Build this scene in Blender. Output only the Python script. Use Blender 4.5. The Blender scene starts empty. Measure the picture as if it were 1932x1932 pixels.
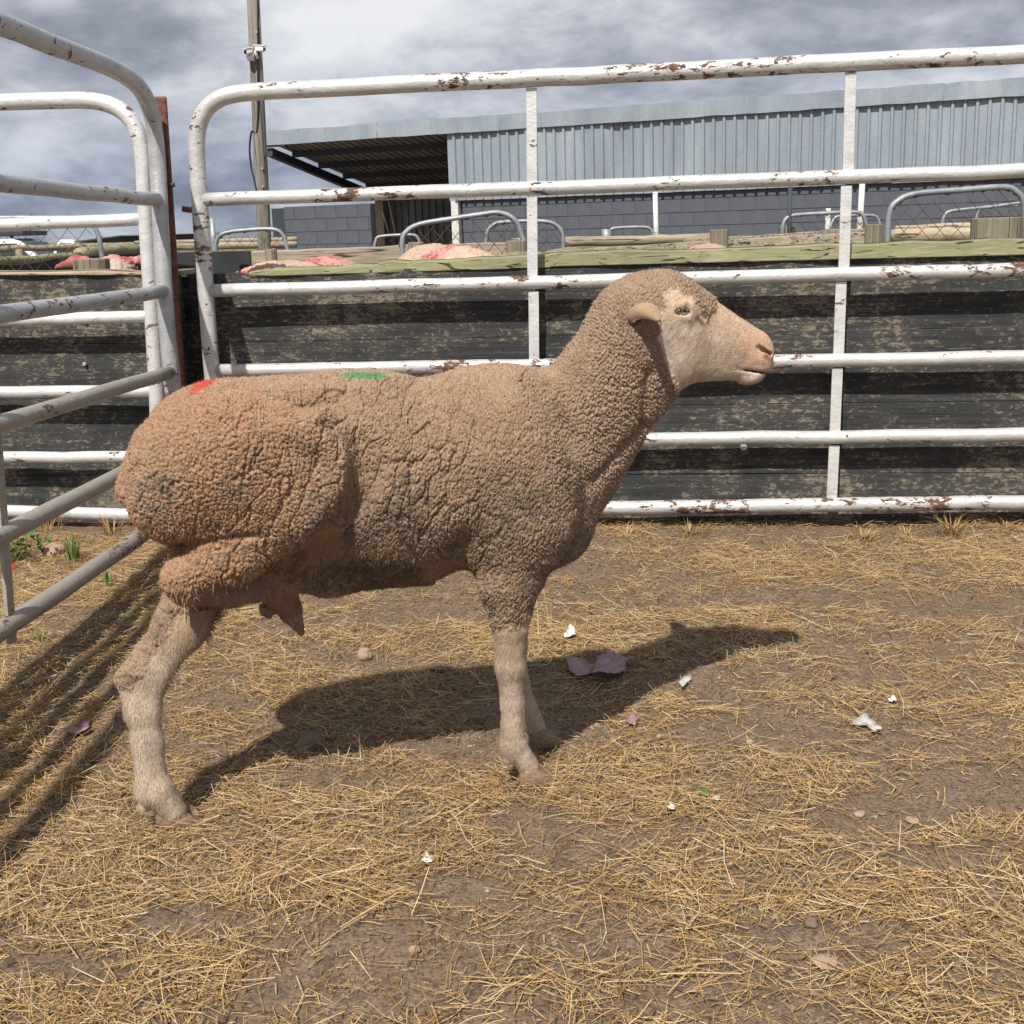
import bpy, bmesh, math, random
import numpy as np
from mathutils import Vector, Matrix

R = math.radians
rng = np.random.default_rng(7)
random.seed(7)
scene = bpy.context.scene
COL = scene.collection

# ------------------------------------------------------------------ camera
CAM_H = 1.07
PITCH = R(13.07)
ROLL = R(1.72)
FPX = 2300.0            # focal length for a 1932 px wide picture
cp, sp = math.cos(PITCH), math.sin(PITCH)
FWD = np.array([0.0, cp, -sp])
RT0 = np.array([1.0, 0.0, 0.0])
UP0 = np.array([0.0, sp, cp])
RT = math.cos(ROLL) * RT0 - math.sin(ROLL) * UP0
UPV = math.cos(ROLL) * UP0 + math.sin(ROLL) * RT0
EYE = np.array([0.0, 0.0, CAM_H])
cam_data = bpy.data.cameras.new('camera')
cam_data.sensor_width = 36.0
cam_data.lens = 36.0 * FPX / 1932.0
cam_data.clip_start = 0.02
cam_data.clip_end = 9000.0
cam = bpy.data.objects.new('camera', cam_data)
COL.objects.link(cam)
M = Matrix.Identity(4)
for i in range(3):
    M[i][0], M[i][1], M[i][2], M[i][3] = RT[i], UPV[i], -FWD[i], EYE[i]
cam.matrix_world = M
scene.camera = cam

# ------------------------------------------------------------------ light
SUN_EL, SUN_AZ = R(52.0), R(19.5)      # shadows fall away from the lens and a little to the right
SUN_DIR = np.array([math.sin(SUN_AZ) * math.cos(SUN_EL), math.cos(SUN_AZ) * math.cos(SUN_EL), -math.sin(SUN_EL)])
sun_data = bpy.data.lights.new('sun', 'SUN')
sun_data.energy = 5.0
sun_data.angle = R(0.55)
sun_data.color = (1.0, 0.95, 0.865)
sun = bpy.data.objects.new('sun', sun_data)
COL.objects.link(sun)
sun.rotation_euler = Vector(SUN_DIR).to_track_quat('-Z', 'Y').to_euler()

world = bpy.data.worlds.new('World')
scene.world = world
world.use_nodes = True


def build_world():
    nt = world.node_tree
    nt.nodes.clear()
    N = nt.nodes.new
    L = nt.links.new
    out = N('ShaderNodeOutputWorld')
    bg = N('ShaderNodeBackground')
    bg.inputs['Strength'].default_value = 0.10
    L(bg.outputs[0], out.inputs[0])
    sky = N('ShaderNodeTexSky')
    sky.sky_type = 'NISHITA'
    sky.sun_disc = False
    sky.sun_elevation = SUN_EL
    # the sun stands behind the lens, a little to the left
    sky.sun_rotation = math.atan2(-SUN_DIR[0], -SUN_DIR[1])
    sky.air_density = 1.0
    sky.dust_density = 0.6
    tc = N('ShaderNodeTexCoord')
    sep = N('ShaderNodeSeparateXYZ')
    L(tc.outputs['Generated'], sep.inputs[0])

    def math_(op, a, b=None, c=None, clamp=False):
        n = N('ShaderNodeMath')
        n.operation = op
        n.use_clamp = clamp
        for i, v in enumerate((a, b, c)):
            if v is None:
                continue
            if isinstance(v, (int, float)):
                n.inputs[i].default_value = v
            else:
                L(v, n.inputs[i])
        return n.outputs[0]
    comb = N('ShaderNodeMapping')
    comb.inputs['Scale'].default_value = (1.0, 1.0, 2.3)
    comb.inputs['Rotation'].default_value = (0, 0, R(-14.0))
    L(tc.outputs['Generated'], comb.inputs[0])

    def noise(scale, detail, rough, off, dist=0.0):
        mp = N('ShaderNodeMapping')
        mp.inputs['Location'].default_value = off
        L(comb.outputs[0], mp.inputs[0])
        n = N('ShaderNodeTexNoise')
        n.inputs['Scale'].default_value = scale
        n.inputs['Detail'].default_value = detail
        n.inputs['Roughness'].default_value = rough
        n.inputs['Distortion'].default_value = dist
        L(mp.outputs[0], n.inputs['Vector'])
        return n.outputs['Fac']

    def ramp(fac, stops):
        r = N('ShaderNodeValToRGB')
        e = r.color_ramp.elements
        while len(e) > 1:
            e.remove(e[-1])
        e[0].position = stops[0][0]
        e[0].color = (*stops[0][1], 1)
        for p, c in stops[1:]:
            k = e.new(p)
            k.color = (*c, 1)
        L(fac, r.inputs[0])
        return r.outputs[0]
    n1 = noise(3.4, 9.0, 0.53, WORLD_OFF1, 0.25)
    n2 = noise(11.0, 9.0, 0.60, WORLD_OFF2, 0.2)
    m = math_('MULTIPLY_ADD', n2, 0.40, math_('MULTIPLY', n1, 0.78))
    # radiances are divided by the background strength
    cl = ramp(m, [(0.45, (2.1, 2.3, 2.8)), (0.52, (2.9, 3.1, 3.65)), (0.57, (3.9, 4.1, 4.65)),
                  (0.605, (4.7, 4.9, 5.4)), (0.65, (5.9, 6.05, 6.45)), (0.74, (7.3, 7.4, 7.5))])
    # lower air towards the horizon: slate blue bases, thin pale line just above the land
    hz = ramp(sep.outputs[2], [(0.0, (0.98, 1.0, 1.02)), (0.018, (0.88, 0.93, 0.98)), (0.045, (0.72, 0.77, 0.86)),
                               (0.10, (0.95, 0.96, 0.99)), (0.2, (1.0, 1.0, 1.0))])
    mul = N('ShaderNodeMix')
    mul.data_type = 'RGBA'
    mul.blend_type = 'MULTIPLY'
    mul.inputs[0].default_value = 1.0
    L(cl, mul.inputs[6])
    L(hz, mul.inputs[7])
    gaps = noise(3.0, 5.0, 0.5, WORLD_OFF3, 0.4)
    gaps = math_('MULTIPLY', gaps, ramp(sep.outputs[2], [(0.07, (0, 0, 0)), (0.13, (1, 1, 1))]))
    gm = ramp(gaps, [(0.0, (0, 0, 0)), (0.60, (0, 0, 0)), (0.66, (1, 1, 1)), (1.0, (1, 1, 1))])
    mix = N('ShaderNodeMix')
    mix.data_type = 'RGBA'
    L(gm, mix.inputs[0])
    L(mul.outputs[2], mix.inputs[6])
    L(sky.outputs[0], mix.inputs[7])
    L(mix.outputs[2], bg.inputs[0])


WORLD_OFF1 = (4.2, 7.71, 0.0)
WORLD_OFF2 = (3.9, 7.91, 0.0)
WORLD_OFF3 = (11.25, 12.92, 0.0)
build_world()

scene.view_settings.view_transform = 'Standard'
scene.view_settings.look = 'None'
scene.view_settings.exposure = 0.22
scene.view_settings.gamma = 1.0
scene.view_settings.use_curve_mapping = False
scene.cycles.use_denoising = True
scene.cycles.max_bounces = 6
scene.cycles.diffuse_bounces = 3


# ------------------------------------------------------------------ picture geometry -> places in the yard
def ray(u, v):
    d = FWD + RT * ((u - 966.0) / FPX) + UPV * ((966.0 - v) / FPX)
    return d


def on_plane(u, v, p0, n):
    d = ray(u, v)
    t = np.dot(np.asarray(p0) - EYE, n) / np.dot(d, n)
    return EYE + d * t


def at(u, v, Y):
    return on_plane(u, v, (0, Y, 0), np.array([0.0, 1.0, 0.0]))


def on_ground(u, v, z=0.0):
    return on_plane(u, v, (0, 0, z), np.array([0.0, 0.0, 1.0]))


FEN_A, FEN_B = 4.33, -0.135          # line of the back fence: Y = A + B X
_fl = math.hypot(1.0, FEN_B)
FEN_DIR = np.array([1.0 / _fl, FEN_B / _fl, 0.0])
FEN_N = np.array([-FEN_B / _fl, 1.0 / _fl, 0.0])


def fen(u, v, off=0.0):
    return on_plane(u, v, np.array([0.0, FEN_A, 0.0]) + FEN_N * off, FEN_N)


def px_of(W):
    q = np.asarray(W) - EYE
    z = q @ FWD
    return 966.0 + FPX * (q @ RT) / z, 966.0 - FPX * (q @ UPV) / z, z


# ------------------------------------------------------------------ small noise library (numpy)
def _hash(ix, iy, iz, seed):
    h = (ix.astype(np.int64) * 374761393 + iy.astype(np.int64) * 668265263 + iz.astype(np.int64) * 2147483647 + seed * 974634777) & 0xFFFFFFFF
    h = ((h ^ (h >> 13)) * 1274126177) & 0xFFFFFFFF
    h = ((h ^ (h >> 16)) * 2246822519) & 0xFFFFFFFF
    return ((h ^ (h >> 15)) & 0xFFFFFF).astype(np.float32) / np.float32(0xFFFFFF)


def vnoise(p, seed=0):
    """smooth value noise in 0..1, p (N,3)"""
    i = np.floor(p).astype(np.int64)
    f = (p - i).astype(np.float32)
    f = f * f * (3 - 2 * f)
    r = 0
    for dx in (0, 1):
        wx = f[:, 0] if dx else 1 - f[:, 0]
        for dy in (0, 1):
            wy = f[:, 1] if dy else 1 - f[:, 1]
            for dz in (0, 1):
                wz = f[:, 2] if dz else 1 - f[:, 2]
                r = r + wx * wy * wz * _hash(i[:, 0] + dx, i[:, 1] + dy, i[:, 2] + dz, seed)
    return r


def fbm(p, seed=0, octs=4, gain=0.5):
    s, a, t = 0.0, 1.0, 0.0
    for o in range(octs):
        s = s + a * vnoise(p * (2.03 ** o) + 17.3 * o, seed + o)
        t += a
        a *= gain
    return s / t


def worley(p, seed=0, jit=0.9):
    """F1, F2 and the random value of the nearest cell"""
    i = np.floor(p).astype(np.int64)
    f1 = np.full(len(p), 9.0, np.float32)
    f2 = np.full(len(p), 9.0, np.float32)
    cid = np.zeros(len(p), np.float32)
    for dx in (-1, 0, 1):
        for dy in (-1, 0, 1):
            for dz in (-1, 0, 1):
                a, b, c = i[:, 0] + dx, i[:, 1] + dy, i[:, 2] + dz
                hx = _hash(a, b, c, seed)
                hy = _hash(a, b, c, seed + 101)
                hz = _hash(a, b, c, seed + 202)
                d = np.sqrt((a + 0.5 + jit * (hx - 0.5) - p[:, 0]) ** 2 + (b + 0.5 + jit * (hy - 0.5) - p[:, 1]) ** 2
                            + (c + 0.5 + jit * (hz - 0.5) - p[:, 2]) ** 2).astype(np.float32)
                near = d < f1
                f2 = np.where(near, f1, np.minimum(f2, d))
                cid = np.where(near, hx, cid)
                f1 = np.where(near, d, f1)
    return f1, f2, cid


def sstep(a, b, x):
    t = np.clip((x - a) / (b - a), 0, 1)
    return t * t * (3 - 2 * t)


# ------------------------------------------------------------------ objects and meshes
def tag(o, label=None, cat=None, group=None, kind=None):
    if label: o['label'] = label
    if cat: o['category'] = cat
    if group: o['group'] = group
    if kind: o['kind'] = kind
    return o


def thing(name, label, cat, loc=(0, 0, 0), rz=0.0, group=None):
    o = bpy.data.objects.new(name, None)
    COL.objects.link(o)
    o.empty_display_size = 0.1
    o.location = [float(x) for x in loc]
    o.rotation_euler = (0, 0, rz)
    return tag(o, label, cat, group)


class MB:
    """collects simple shapes into one mesh"""

    def __init__(s):
        s.v, s.f = [], []

    def add(s, vs, fs):
        n = len(s.v)
        s.v += [tuple(float(c) for c in p) for p in vs]
        s.f += [tuple(n + i for i in f) for f in fs]
        return s

    def hexa(s, c):      # eight corners: bottom ring 0-3, top ring 4-7
        return s.add(c, [(0, 3, 2, 1), (4, 5, 6, 7), (0, 1, 5, 4), (1, 2, 6, 5), (2, 3, 7, 6), (3, 0, 4, 7)])

    def box(s, lo, hi):
        x0, y0, z0 = lo
        x1, y1, z1 = hi
        return s.hexa([(x0, y0, z0), (x1, y0, z0), (x1, y1, z0), (x0, y1, z0), (x0, y0, z1), (x1, y0, z1), (x1, y1, z1), (x0, y1, z1)])

    def slab(s, a, b, up, thick_dir, t):
        """board whose front face runs from a to b along its lower edge, rises by up and is t thick"""
        a, b, up, n = map(np.asarray, (a, b, up, thick_dir))
        q = n * t
        return s.hexa([a, b, b + q, a + q, a + up, b + up, b + up + q, a + up + q])

    def bar(s, a, b, w, h, side=None):
        """straight bar from a to b with cross-section w (along side) x h"""
        a, b = np.asarray(a, float), np.asarray(b, float)
        t = b - a
        t = t / np.linalg.norm(t)
        if side is None:
            side = np.cross(t, (0, 0, 1.0))
            if np.linalg.norm(side) < 1e-3: side = np.array([1.0, 0, 0])
        side = np.asarray(side, float)
        side = side - t * np.dot(side, t)
        side /= np.linalg.norm(side)
        n = np.cross(side, t)
        c = []
        for p in (a, b):
            for i, j in ((-1, -1), (1, -1), (1, 1), (-1, 1)):
                c.append(p + side * w / 2 * i + n * h / 2 * j)
        return s.hexa(c)

    def tube(s, pts, r, seg=14, caps=True, wob=0.0):
        pts = [np.asarray(p, float) for p in pts]
        n = len(pts)
        rr = r if hasattr(r, '__len__') else [r] * n
        T = []
        for i in range(n):
            t = pts[min(i + 1, n - 1)] - pts[max(i - 1, 0)]
            T.append(t / np.linalg.norm(t))
        ref = np.array([0, 0, 1.0]) if abs(T[0][2]) < 0.9 else np.array([0, 1.0, 0])
        a = np.cross(T[0], ref)
        a /= np.linalg.norm(a)
        V = []
        for i in range(n):
            a = a - T[i] * np.dot(a, T[i])
            a /= np.linalg.norm(a)
            b = np.cross(T[i], a)
            for k in range(seg):
                th = 2 * math.pi * k / seg
                q = rr[i] * (1 + wob * (random.random() - 0.5))
                V.append(pts[i] + (a * math.cos(th) + b * math.sin(th)) * q)
        F = []
        for i in range(n - 1):
            for k in range(seg):
                k2 = (k + 1) % seg
                F.append((i * seg + k, i * seg + k2, (i + 1) * seg + k2, (i + 1) * seg + k))
        if caps:
            F.append(tuple(range(seg - 1, -1, -1)))
            F.append(tuple((n - 1) * seg + k for k in range(seg)))
        return s.add(V, F)

    def build(s, name, mat, parent=None, smooth=False, bevel=0.0, origin=None):
        me = bpy.data.meshes.new(name)
        off = np.zeros(3)
        if parent is not None:
            off = np.array(parent.matrix_world.translation) if parent.parent is None else np.array(parent['_org'])
            if parent.parent is None:
                off = np.array(parent.location)
        elif origin is not None:
            off = np.asarray(origin, float)
        me.from_pydata([tuple(np.asarray(p) - off) for p in s.v], [], s.f)
        if smooth:
            me.polygons.foreach_set('use_smooth', [True] * len(me.polygons))
        me.materials.append(mat)
        o = bpy.data.objects.new(name, me)
        COL.objects.link(o)
        if parent is not None:
            o.parent = parent
            o['_org'] = [float(x) for x in off]
        elif origin is not None:
            o.location = [float(x) for x in off]
        if bevel:
            m = o.modifiers.new('bevel', 'BEVEL')
            m.width = bevel
            m.segments = 2
            m.limit_method = 'ANGLE'
        return o


def mesh_np(name, V, faces_flat, nper, mat, parent=None, smooth=True, attrs=None):
    """fast mesh from numpy arrays; all faces have nper corners"""
    me = bpy.data.meshes.new(name)
    nf = len(faces_flat) // nper
    me.vertices.add(len(V))
    me.vertices.foreach_set('co', np.ascontiguousarray(V, np.float32).ravel())
    me.loops.add(nf * nper)
    me.loops.foreach_set('vertex_index', np.ascontiguousarray(faces_flat, np.int32))
    me.polygons.add(nf)
    me.polygons.foreach_set('loop_start', np.arange(nf, dtype=np.int32) * nper)
    me.update(calc_edges=True)
    me.polygons.foreach_set('use_smooth', np.full(nf, smooth))
    for nm, (typ, dat) in (attrs or {}).items():
        a = me.attributes.new(nm, typ, 'POINT')
        a.data.foreach_set('color' if 'COLOR' in typ else 'value', np.ascontiguousarray(dat, np.float32).ravel())
    me.materials.append(mat)
    o = bpy.data.objects.new(name, me)
    COL.objects.link(o)
    if parent is not None:
        o.parent = parent
    return o


# ------------------------------------------------------------------ materials
class Mat:
    def __init__(s, name):
        s.m = bpy.data.materials.new(name)
        s.m.use_nodes = True
        s.nt = s.m.node_tree
        s.nt.nodes.clear()
        s.out = s.n('ShaderNodeOutputMaterial')
        s.b = s.n('ShaderNodeBsdfPrincipled')
        s.l(s.b.outputs[0], s.out.inputs[0])
        s.b.inputs['Specular IOR Level'].default_value = 0.25

    def n(s, t):
        return s.nt.nodes.new(t)

    def l(s, a, b):
        s.nt.links.new(a, b)

    def coord(s, kind='Object', scale=(1, 1, 1), rot=(0, 0, 0), loc=(0, 0, 0)):
        tc = s.n('ShaderNodeTexCoord')
        mp = s.n('ShaderNodeMapping')
        mp.inputs['Scale'].default_value = scale
        mp.inputs['Rotation'].default_value = rot
        mp.inputs['Location'].default_value = loc
        s.l(tc.outputs[kind], mp.inputs[0])
        return mp.outputs[0]

    def noise(s, vec, scale, detail=6, rough=0.6, dist=0.0, out='Fac'):
        n = s.n('ShaderNodeTexNoise')
        n.inputs['Scale'].default_value = scale
        n.inputs['Detail'].default_value = detail
        n.inputs['Roughness'].default_value = rough
        n.inputs['Distortion'].default_value = dist
        s.l(vec, n.inputs['Vector'])
        return n.outputs[out]

    def vor(s, vec, scale, feature='F1', out='Distance', rand=1.0):
        n = s.n('ShaderNodeTexVoronoi')
        n.feature = feature
        n.inputs['Scale'].default_value = scale
        n.inputs['Randomness'].default_value = rand
        s.l(vec, n.inputs['Vector'])
        return n.outputs[out]

    def ramp(s, fac, stops, interp='LINEAR'):
        r = s.n('ShaderNodeValToRGB')
        r.color_ramp.interpolation = interp
        e = r.color_ramp.elements
        while len(e) > 1:
            e.remove(e[-1])
        c = stops[0][1]
        e[0].position = stops[0][0]
        e[0].color = (*c, 1) if hasattr(c, '__len__') else (c, c, c, 1)
        for p, c in stops[1:]:
            k = e.new(p)
            k.color = (*c, 1) if hasattr(c, '__len__') else (c, c, c, 1)
        s.l(fac, r.inputs[0])
        return r.outputs[0]

    def mix(s, fac, a, b, mode='MIX'):
        n = s.n('ShaderNodeMix')
        n.data_type = 'RGBA'
        n.blend_type = mode
        for i, v in ((0, fac), (6, a), (7, b)):
            if isinstance(v, (int, float)):
                n.inputs[i].default_value = v if i == 0 else (v, v, v, 1)
            elif isinstance(v, tuple):
                n.inputs[i].default_value = (*v, 1)
            else:
                s.l(v, n.inputs[i])
        return n.outputs[2]

    def math(s, op, a, b=0.0, clamp=False):
        n = s.n('ShaderNodeMath')
        n.operation = op
        n.use_clamp = clamp
        for i, v in enumerate((a, b)):
            if isinstance(v, (int, float)):
                n.inputs[i].default_value = v
            else:
                s.l(v, n.inputs[i])
        return n.outputs[0]

    def attr(s, name, out='Color'):
        n = s.n('ShaderNodeAttribute')
        n.attribute_name = name
        return n.outputs[out]

    def base(s, c):
        if isinstance(c, tuple):
            s.b.inputs['Base Color'].default_value = (*c, 1)
        else:
            s.l(c, s.b.inputs['Base Color'])
        return s

    def set(s, **k):
        names = dict(rough='Roughness', metal='Metallic', spec='Specular IOR Level', sheen='Sheen Weight', trans='Transmission Weight', ior='IOR', coat='Coat Weight', alpha='Alpha')
        for q, v in k.items():
            i = s.b.inputs[names[q]]
            if isinstance(v, (int, float)):
                i.default_value = v
            else:
                s.l(v, i)
        return s

    def bump(s, h, strength=0.5, dist=0.01):
        n = s.n('ShaderNodeBump')
        n.inputs['Strength'].default_value = strength
        n.inputs['Distance'].default_value = dist
        s.l(h, n.inputs['Height'])
        s.l(n.outputs[0], s.b.inputs['Normal'])
        return s


def paint_mat(name, base, chip=0.66, chipscale=9.0, dust=0.0, metal=0.0):
    m = Mat(name)
    v = m.coord('Object', (1, 1, 1.6))
    wear = m.noise(m.coord('Object', (0.75, 0.75, 1.7)), chipscale * 2.6, 9, 0.72, 0.5)
    fine = m.noise(v, 70, 6, 0.65)
    big = m.noise(v, 2.3, 4, 0.5)
    a = m.math('ADD', m.math('MULTIPLY', wear, 0.72), m.math('ADD', m.math('MULTIPLY', fine, 0.16), m.math('MULTIPLY', big, 0.42)))
    rim = m.ramp(a, [(0.0, 0.0), (chip - 0.012, 0.0), (chip, 1.0), (1.0, 1.0)])
    rust = m.ramp(m.noise(v, 55, 5, 0.6), [(0.3, (0.055, 0.025, 0.018)), (0.55, (0.14, 0.065, 0.042)), (0.75, (0.24, 0.16, 0.12))])
    tone = m.ramp(m.noise(v, 14, 6, 0.6), [(0.3, tuple(x * 0.80 for x in base)), (0.6, base), (0.8, tuple(min(0.85, x * 1.12) for x in base))])
    if dust:
        dm = m.ramp(m.noise(v, 26, 7, 0.7), [(0.5 - dust * 0.25, 0.0), (0.62 - dust * 0.25, 1.0)])
        tone = m.mix(m.math('MULTIPLY', dm, 0.75), tone, (0.34, 0.30, 0.24))
    m.base(m.mix(rim, tone, rust))
    m.set(rough=m.ramp(rim, [(0, 0.40), (1, 0.85)]), spec=0.4, metal=m.ramp(rim, [(0, metal), (1, 0.0)]))
    lump = m.math('ADD', m.math('MULTIPLY', m.noise(v, 60, 4, 0.55), 0.8), m.math('MULTIPLY', rim, -0.6))
    m.bump(lump, 0.55, 0.004)
    return m.m


def wood_mat(name, dark, mid, light, axis=0, green=None, gs=1.0):
    m = Mat(name)
    sc = [26.0 * gs, 26.0 * gs, 26.0 * gs]
    sc[axis] = 1.1 * gs
    v = m.coord('Object', tuple(sc))
    g = m.noise(v, 1.6, 10, 0.68, 0.9)
    c = m.ramp(g, [(0.28, dark), (0.48, mid), (0.68, light)])
    v2 = m.coord('Object')
    bl = m.noise(v2, 3.2, 5, 0.6)
    c = m.mix(m.ramp(bl, [(0.42, 0.0), (0.7, 0.55)]), c, tuple(x * 0.62 for x in mid))
    if green:
        c = m.mix(m.ramp(m.noise(v2, 2.1, 5, 0.6), [(0.35, 0.05), (0.65, 0.6)]), c, green)
    sc2 = [55.0 * gs] * 3
    sc2[axis] = 1.6 * gs
    cr = m.noise(m.coord('Object', tuple(sc2), loc=(3, 1, 2)), 1.0, 3, 0.5, 1.2)
    crack = m.ramp(cr, [(0.35, 1.0), (0.41, 0.0)])
    c = m.mix(crack, c, tuple(x * 0.35 for x in dark))
    m.base(c).set(rough=0.9, spec=0.15)
    m.bump(m.math('SUBTRACT', g, m.math('MULTIPLY', crack, 1.2)), 0.6, 0.006)
    return m.m


MT = {}
MT['white_paint'] = paint_mat('white_paint', (0.61, 0.605, 0.595), 0.728, 9.0, 0.0, 0.3)
MT['white_paint_clean'] = paint_mat('white_paint_clean', (0.67, 0.67, 0.665), 0.765, 8.0, 0.0, 0.25)
MT['silver_shaded'] = paint_mat('silver_shaded', (0.43, 0.44, 0.45), 0.745, 9.0, 0.0, 0.3)  # same paint as the white gates, side gate's shade put into the colour
MT['silver_shaded_dusty'] = paint_mat('silver_shaded_dusty', (0.37, 0.38, 0.39), 0.745, 11.0, 0.7, 0.25)  # shaded side gate tone again, darker, with dust over it
# ================================================================== the sheep
class Field:
    """signed distance field made of blended ellipsoids and tapered capsules"""

    def __init__(s):
        s.ops = []

    def ell(s, c, r, rot=None, k=0.03, cut=False):
        s.ops.append(('E', np.asarray(c, np.float32), np.asarray(r, np.float32), None if rot is None else np.asarray(rot, np.float32), k, cut))

    def cap(s, a, ra, b, rb, k=0.03, ysc=1.0, cut=False):
        s.ops.append(('C', np.asarray(a, np.float32), np.asarray(b, np.float32), (ra, rb, ysc), k, cut))

    def bounds(s, op):
        if op[0] == 'E':
            m = op[2].max()
            return op[1] - m, op[1] + m
        m = max(op[3][0], op[3][1]) * max(1.0, op[3][2])
        return np.minimum(op[1], op[2]) - m, np.maximum(op[1], op[2]) + m

    def dist(s, op, x, y, z):
        if op[0] == 'E':
            px, py, pz = x - op[1][0], y - op[1][1], z - op[1][2]
            if op[3] is not None:
                r = op[3]
                px, py, pz = (r[0, 0] * px + r[0, 1] * py + r[0, 2] * pz, r[1, 0] * px + r[1, 1] * py + r[1, 2] * pz,
                              r[2, 0] * px + r[2, 1] * py + r[2, 2] * pz)
            a, b, c = op[2]
            k0 = np.sqrt((px / a) ** 2 + (py / b) ** 2 + (pz / c) ** 2)
            k1 = np.sqrt((px / a ** 2) ** 2 + (py / b ** 2) ** 2 + (pz / c ** 2) ** 2) + 1e-6
            return k0 * (k0 - 1) / k1
        ra, rb, ys = op[3]
        A, B = op[1], op[2]
        ba = (B - A).copy()
        px, py, pz = x - A[0], y - A[1], z - A[2]
        if ys != 1.0:
            # flatten sideways about the capsule's own axis
            t0 = np.clip((px * ba[0] + pz * ba[2]) / max(1e-6, ba[0] ** 2 + ba[2] ** 2), 0, 1)
            py = ba[1] * t0 + (py - ba[1] * t0) / ys
        h = np.clip((px * ba[0] + py * ba[1] + pz * ba[2]) / float(np.dot(ba, ba)), 0, 1)
        d = np.sqrt((px - ba[0] * h) ** 2 + (py - ba[1] * h) ** 2 + (pz - ba[2] * h) ** 2) - (ra + (rb - ra) * h)
        return d * min(1.0, ys)

    @staticmethod
    def join(f, d, k, cut):
        if cut:
            h = np.maximum(k - np.abs(f + d), 0) / k
            return np.maximum(f, -d) + h * h * k * 0.25
        h = np.maximum(k - np.abs(f - d), 0) / k
        return np.minimum(f, d) - h * h * k * 0.25

    def grid(s, step):
        lo = np.min([s.bounds(o)[0] for o in s.ops if not o[5]], 0) - 0.03
        hi = np.max([s.bounds(o)[1] for o in s.ops if not o[5]], 0) + 0.03
        n = np.ceil((hi - lo) / step).astype(int) + 1
        ax = [(lo[i] + step * np.arange(n[i])).astype(np.float32) for i in range(3)]
        F = np.full(n, 0.08, np.float32)
        for op in s.ops:
            a, b = s.bounds(op)
            e = op[4] + 0.02
            sl = []
            for i in range(3):
                i0 = max(0, int((a[i] - e - lo[i]) / step))
                i1 = min(n[i], int((b[i] + e - lo[i]) / step) + 2)
                sl.append(slice(i0, i1))
            X = ax[0][sl[0]][:, None, None]
            Y = ax[1][sl[1]][None, :, None]
            Z = ax[2][sl[2]][None, None, :]
            sub = F[sl[0], sl[1], sl[2]]
            F[sl[0], sl[1], sl[2]] = s.join(sub, s.dist(op, X, Y, Z), op[4], op[5])
        return F, lo, step

    def at(s, P):
        """field at scattered points, worked through block by block"""
        B = 0.05
        key = np.floor(P / B).astype(np.int64)
        code = (key[:, 0] + 500) * 4000000 + (key[:, 1] + 500) * 2000 + key[:, 2] + 500
        order = np.argsort(code, kind='stable')
        cut = np.flatnonzero(np.diff(code[order])) + 1
        bnd = [s.bounds(o) for o in s.ops]
        LO = np.array([q[0] - o[4] - 0.02 for q, o in zip(bnd, s.ops)])
        HI = np.array([q[1] + o[4] + 0.02 for q, o in zip(bnd, s.ops)])
        out = np.full(len(P), 0.08, np.float32)
        for ids in np.split(order, cut):
            Q = P[ids]
            lo, hi = Q.min(0), Q.max(0)
            f = np.full(len(ids), 0.08, np.float32)
            for j in np.flatnonzero(np.all((LO < hi) & (HI > lo), axis=1)):
                op = s.ops[j]
                f = s.join(f, s.dist(op, Q[:, 0], Q[:, 1], Q[:, 2]), op[4], op[5])
            out[ids] = f
        return out

    def grad(s, P, h=0.0012):
        f = s.at(P)
        g = np.empty_like(P)
        for i in range(3):
            d = np.zeros(3, np.float32)
            d[i] = h
            g[:, i] = (s.at(P + d) - f) / h
        return f, g

    def mesh(s, step):
        """surface nets"""
        F, lo, step = s.grid(step)
        ins = F < 0
        nx, ny, nz = F.shape
        c = np.zeros((nx - 1, ny - 1, nz - 1), np.int8)
        for i in (0, 1):
            for j in (0, 1):
                for k in (0, 1):
                    c += ins[i:nx - 1 + i, j:ny - 1 + j, k:nz - 1 + k]
        act = (c > 0) & (c < 8)
        idx = np.full(act.shape, -1, np.int64)
        cells = np.argwhere(act)
        idx[act] = np.arange(len(cells))
        acc = np.zeros((len(cells), 3), np.float32)
        cnt = np.zeros(len(cells), np.float32)
        off = [(i, j, k) for i in (0, 1) for j in (0, 1) for k in (0, 1)]
        for a in off:
            for b in off:
                if sum(b) - sum(a) != 1 or any(y < x for x, y in zip(a, b)):
                    continue
                fa = F[cells[:, 0] + a[0], cells[:, 1] + a[1], cells[:, 2] + a[2]]
                fb = F[cells[:, 0] + b[0], cells[:, 1] + b[1], cells[:, 2] + b[2]]
                m = (fa < 0) != (fb < 0)
                t = np.where(m, fa / np.where(m, fa - fb, 1), 0)
                p = np.array(a, np.float32) + t[:, None] * (np.array(b, np.float32) - np.array(a, np.float32))
                acc += np.where(m[:, None], p, 0)
                cnt += m
        V = (cells + acc / cnt[:, None]) * step + lo
        Q = []
        for axis in range(3):
            sl0 = [slice(None)] * 3
            sl1 = [slice(None)] * 3
            sl0[axis] = slice(0, -1)
            sl1[axis] = slice(1, None)
            e = ins[tuple(sl0)] != ins[tuple(sl1)]
            E = np.argwhere(e)
            o1, o2 = [(1, 2), (2, 0), (0, 1)][axis]
            ok = (E[:, o1] > 0) & (E[:, o2] > 0) & (E[:, o1] < F.shape[o1] - 1) & (E[:, o2] < F.shape[o2] - 1)
            E = E[ok]
            flip = ins[E[:, 0], E[:, 1], E[:, 2]]
            def cell(d1, d2):
                q = E.copy()
                q[:, o1] -= d1
                q[:, o2] -= d2
                return idx[q[:, 0], q[:, 1], q[:, 2]]
            a, b, c_, d = cell(1, 1), cell(0, 1), cell(0, 0), cell(1, 0)
            q = np.stack([a, b, c_, d], 1)
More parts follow.
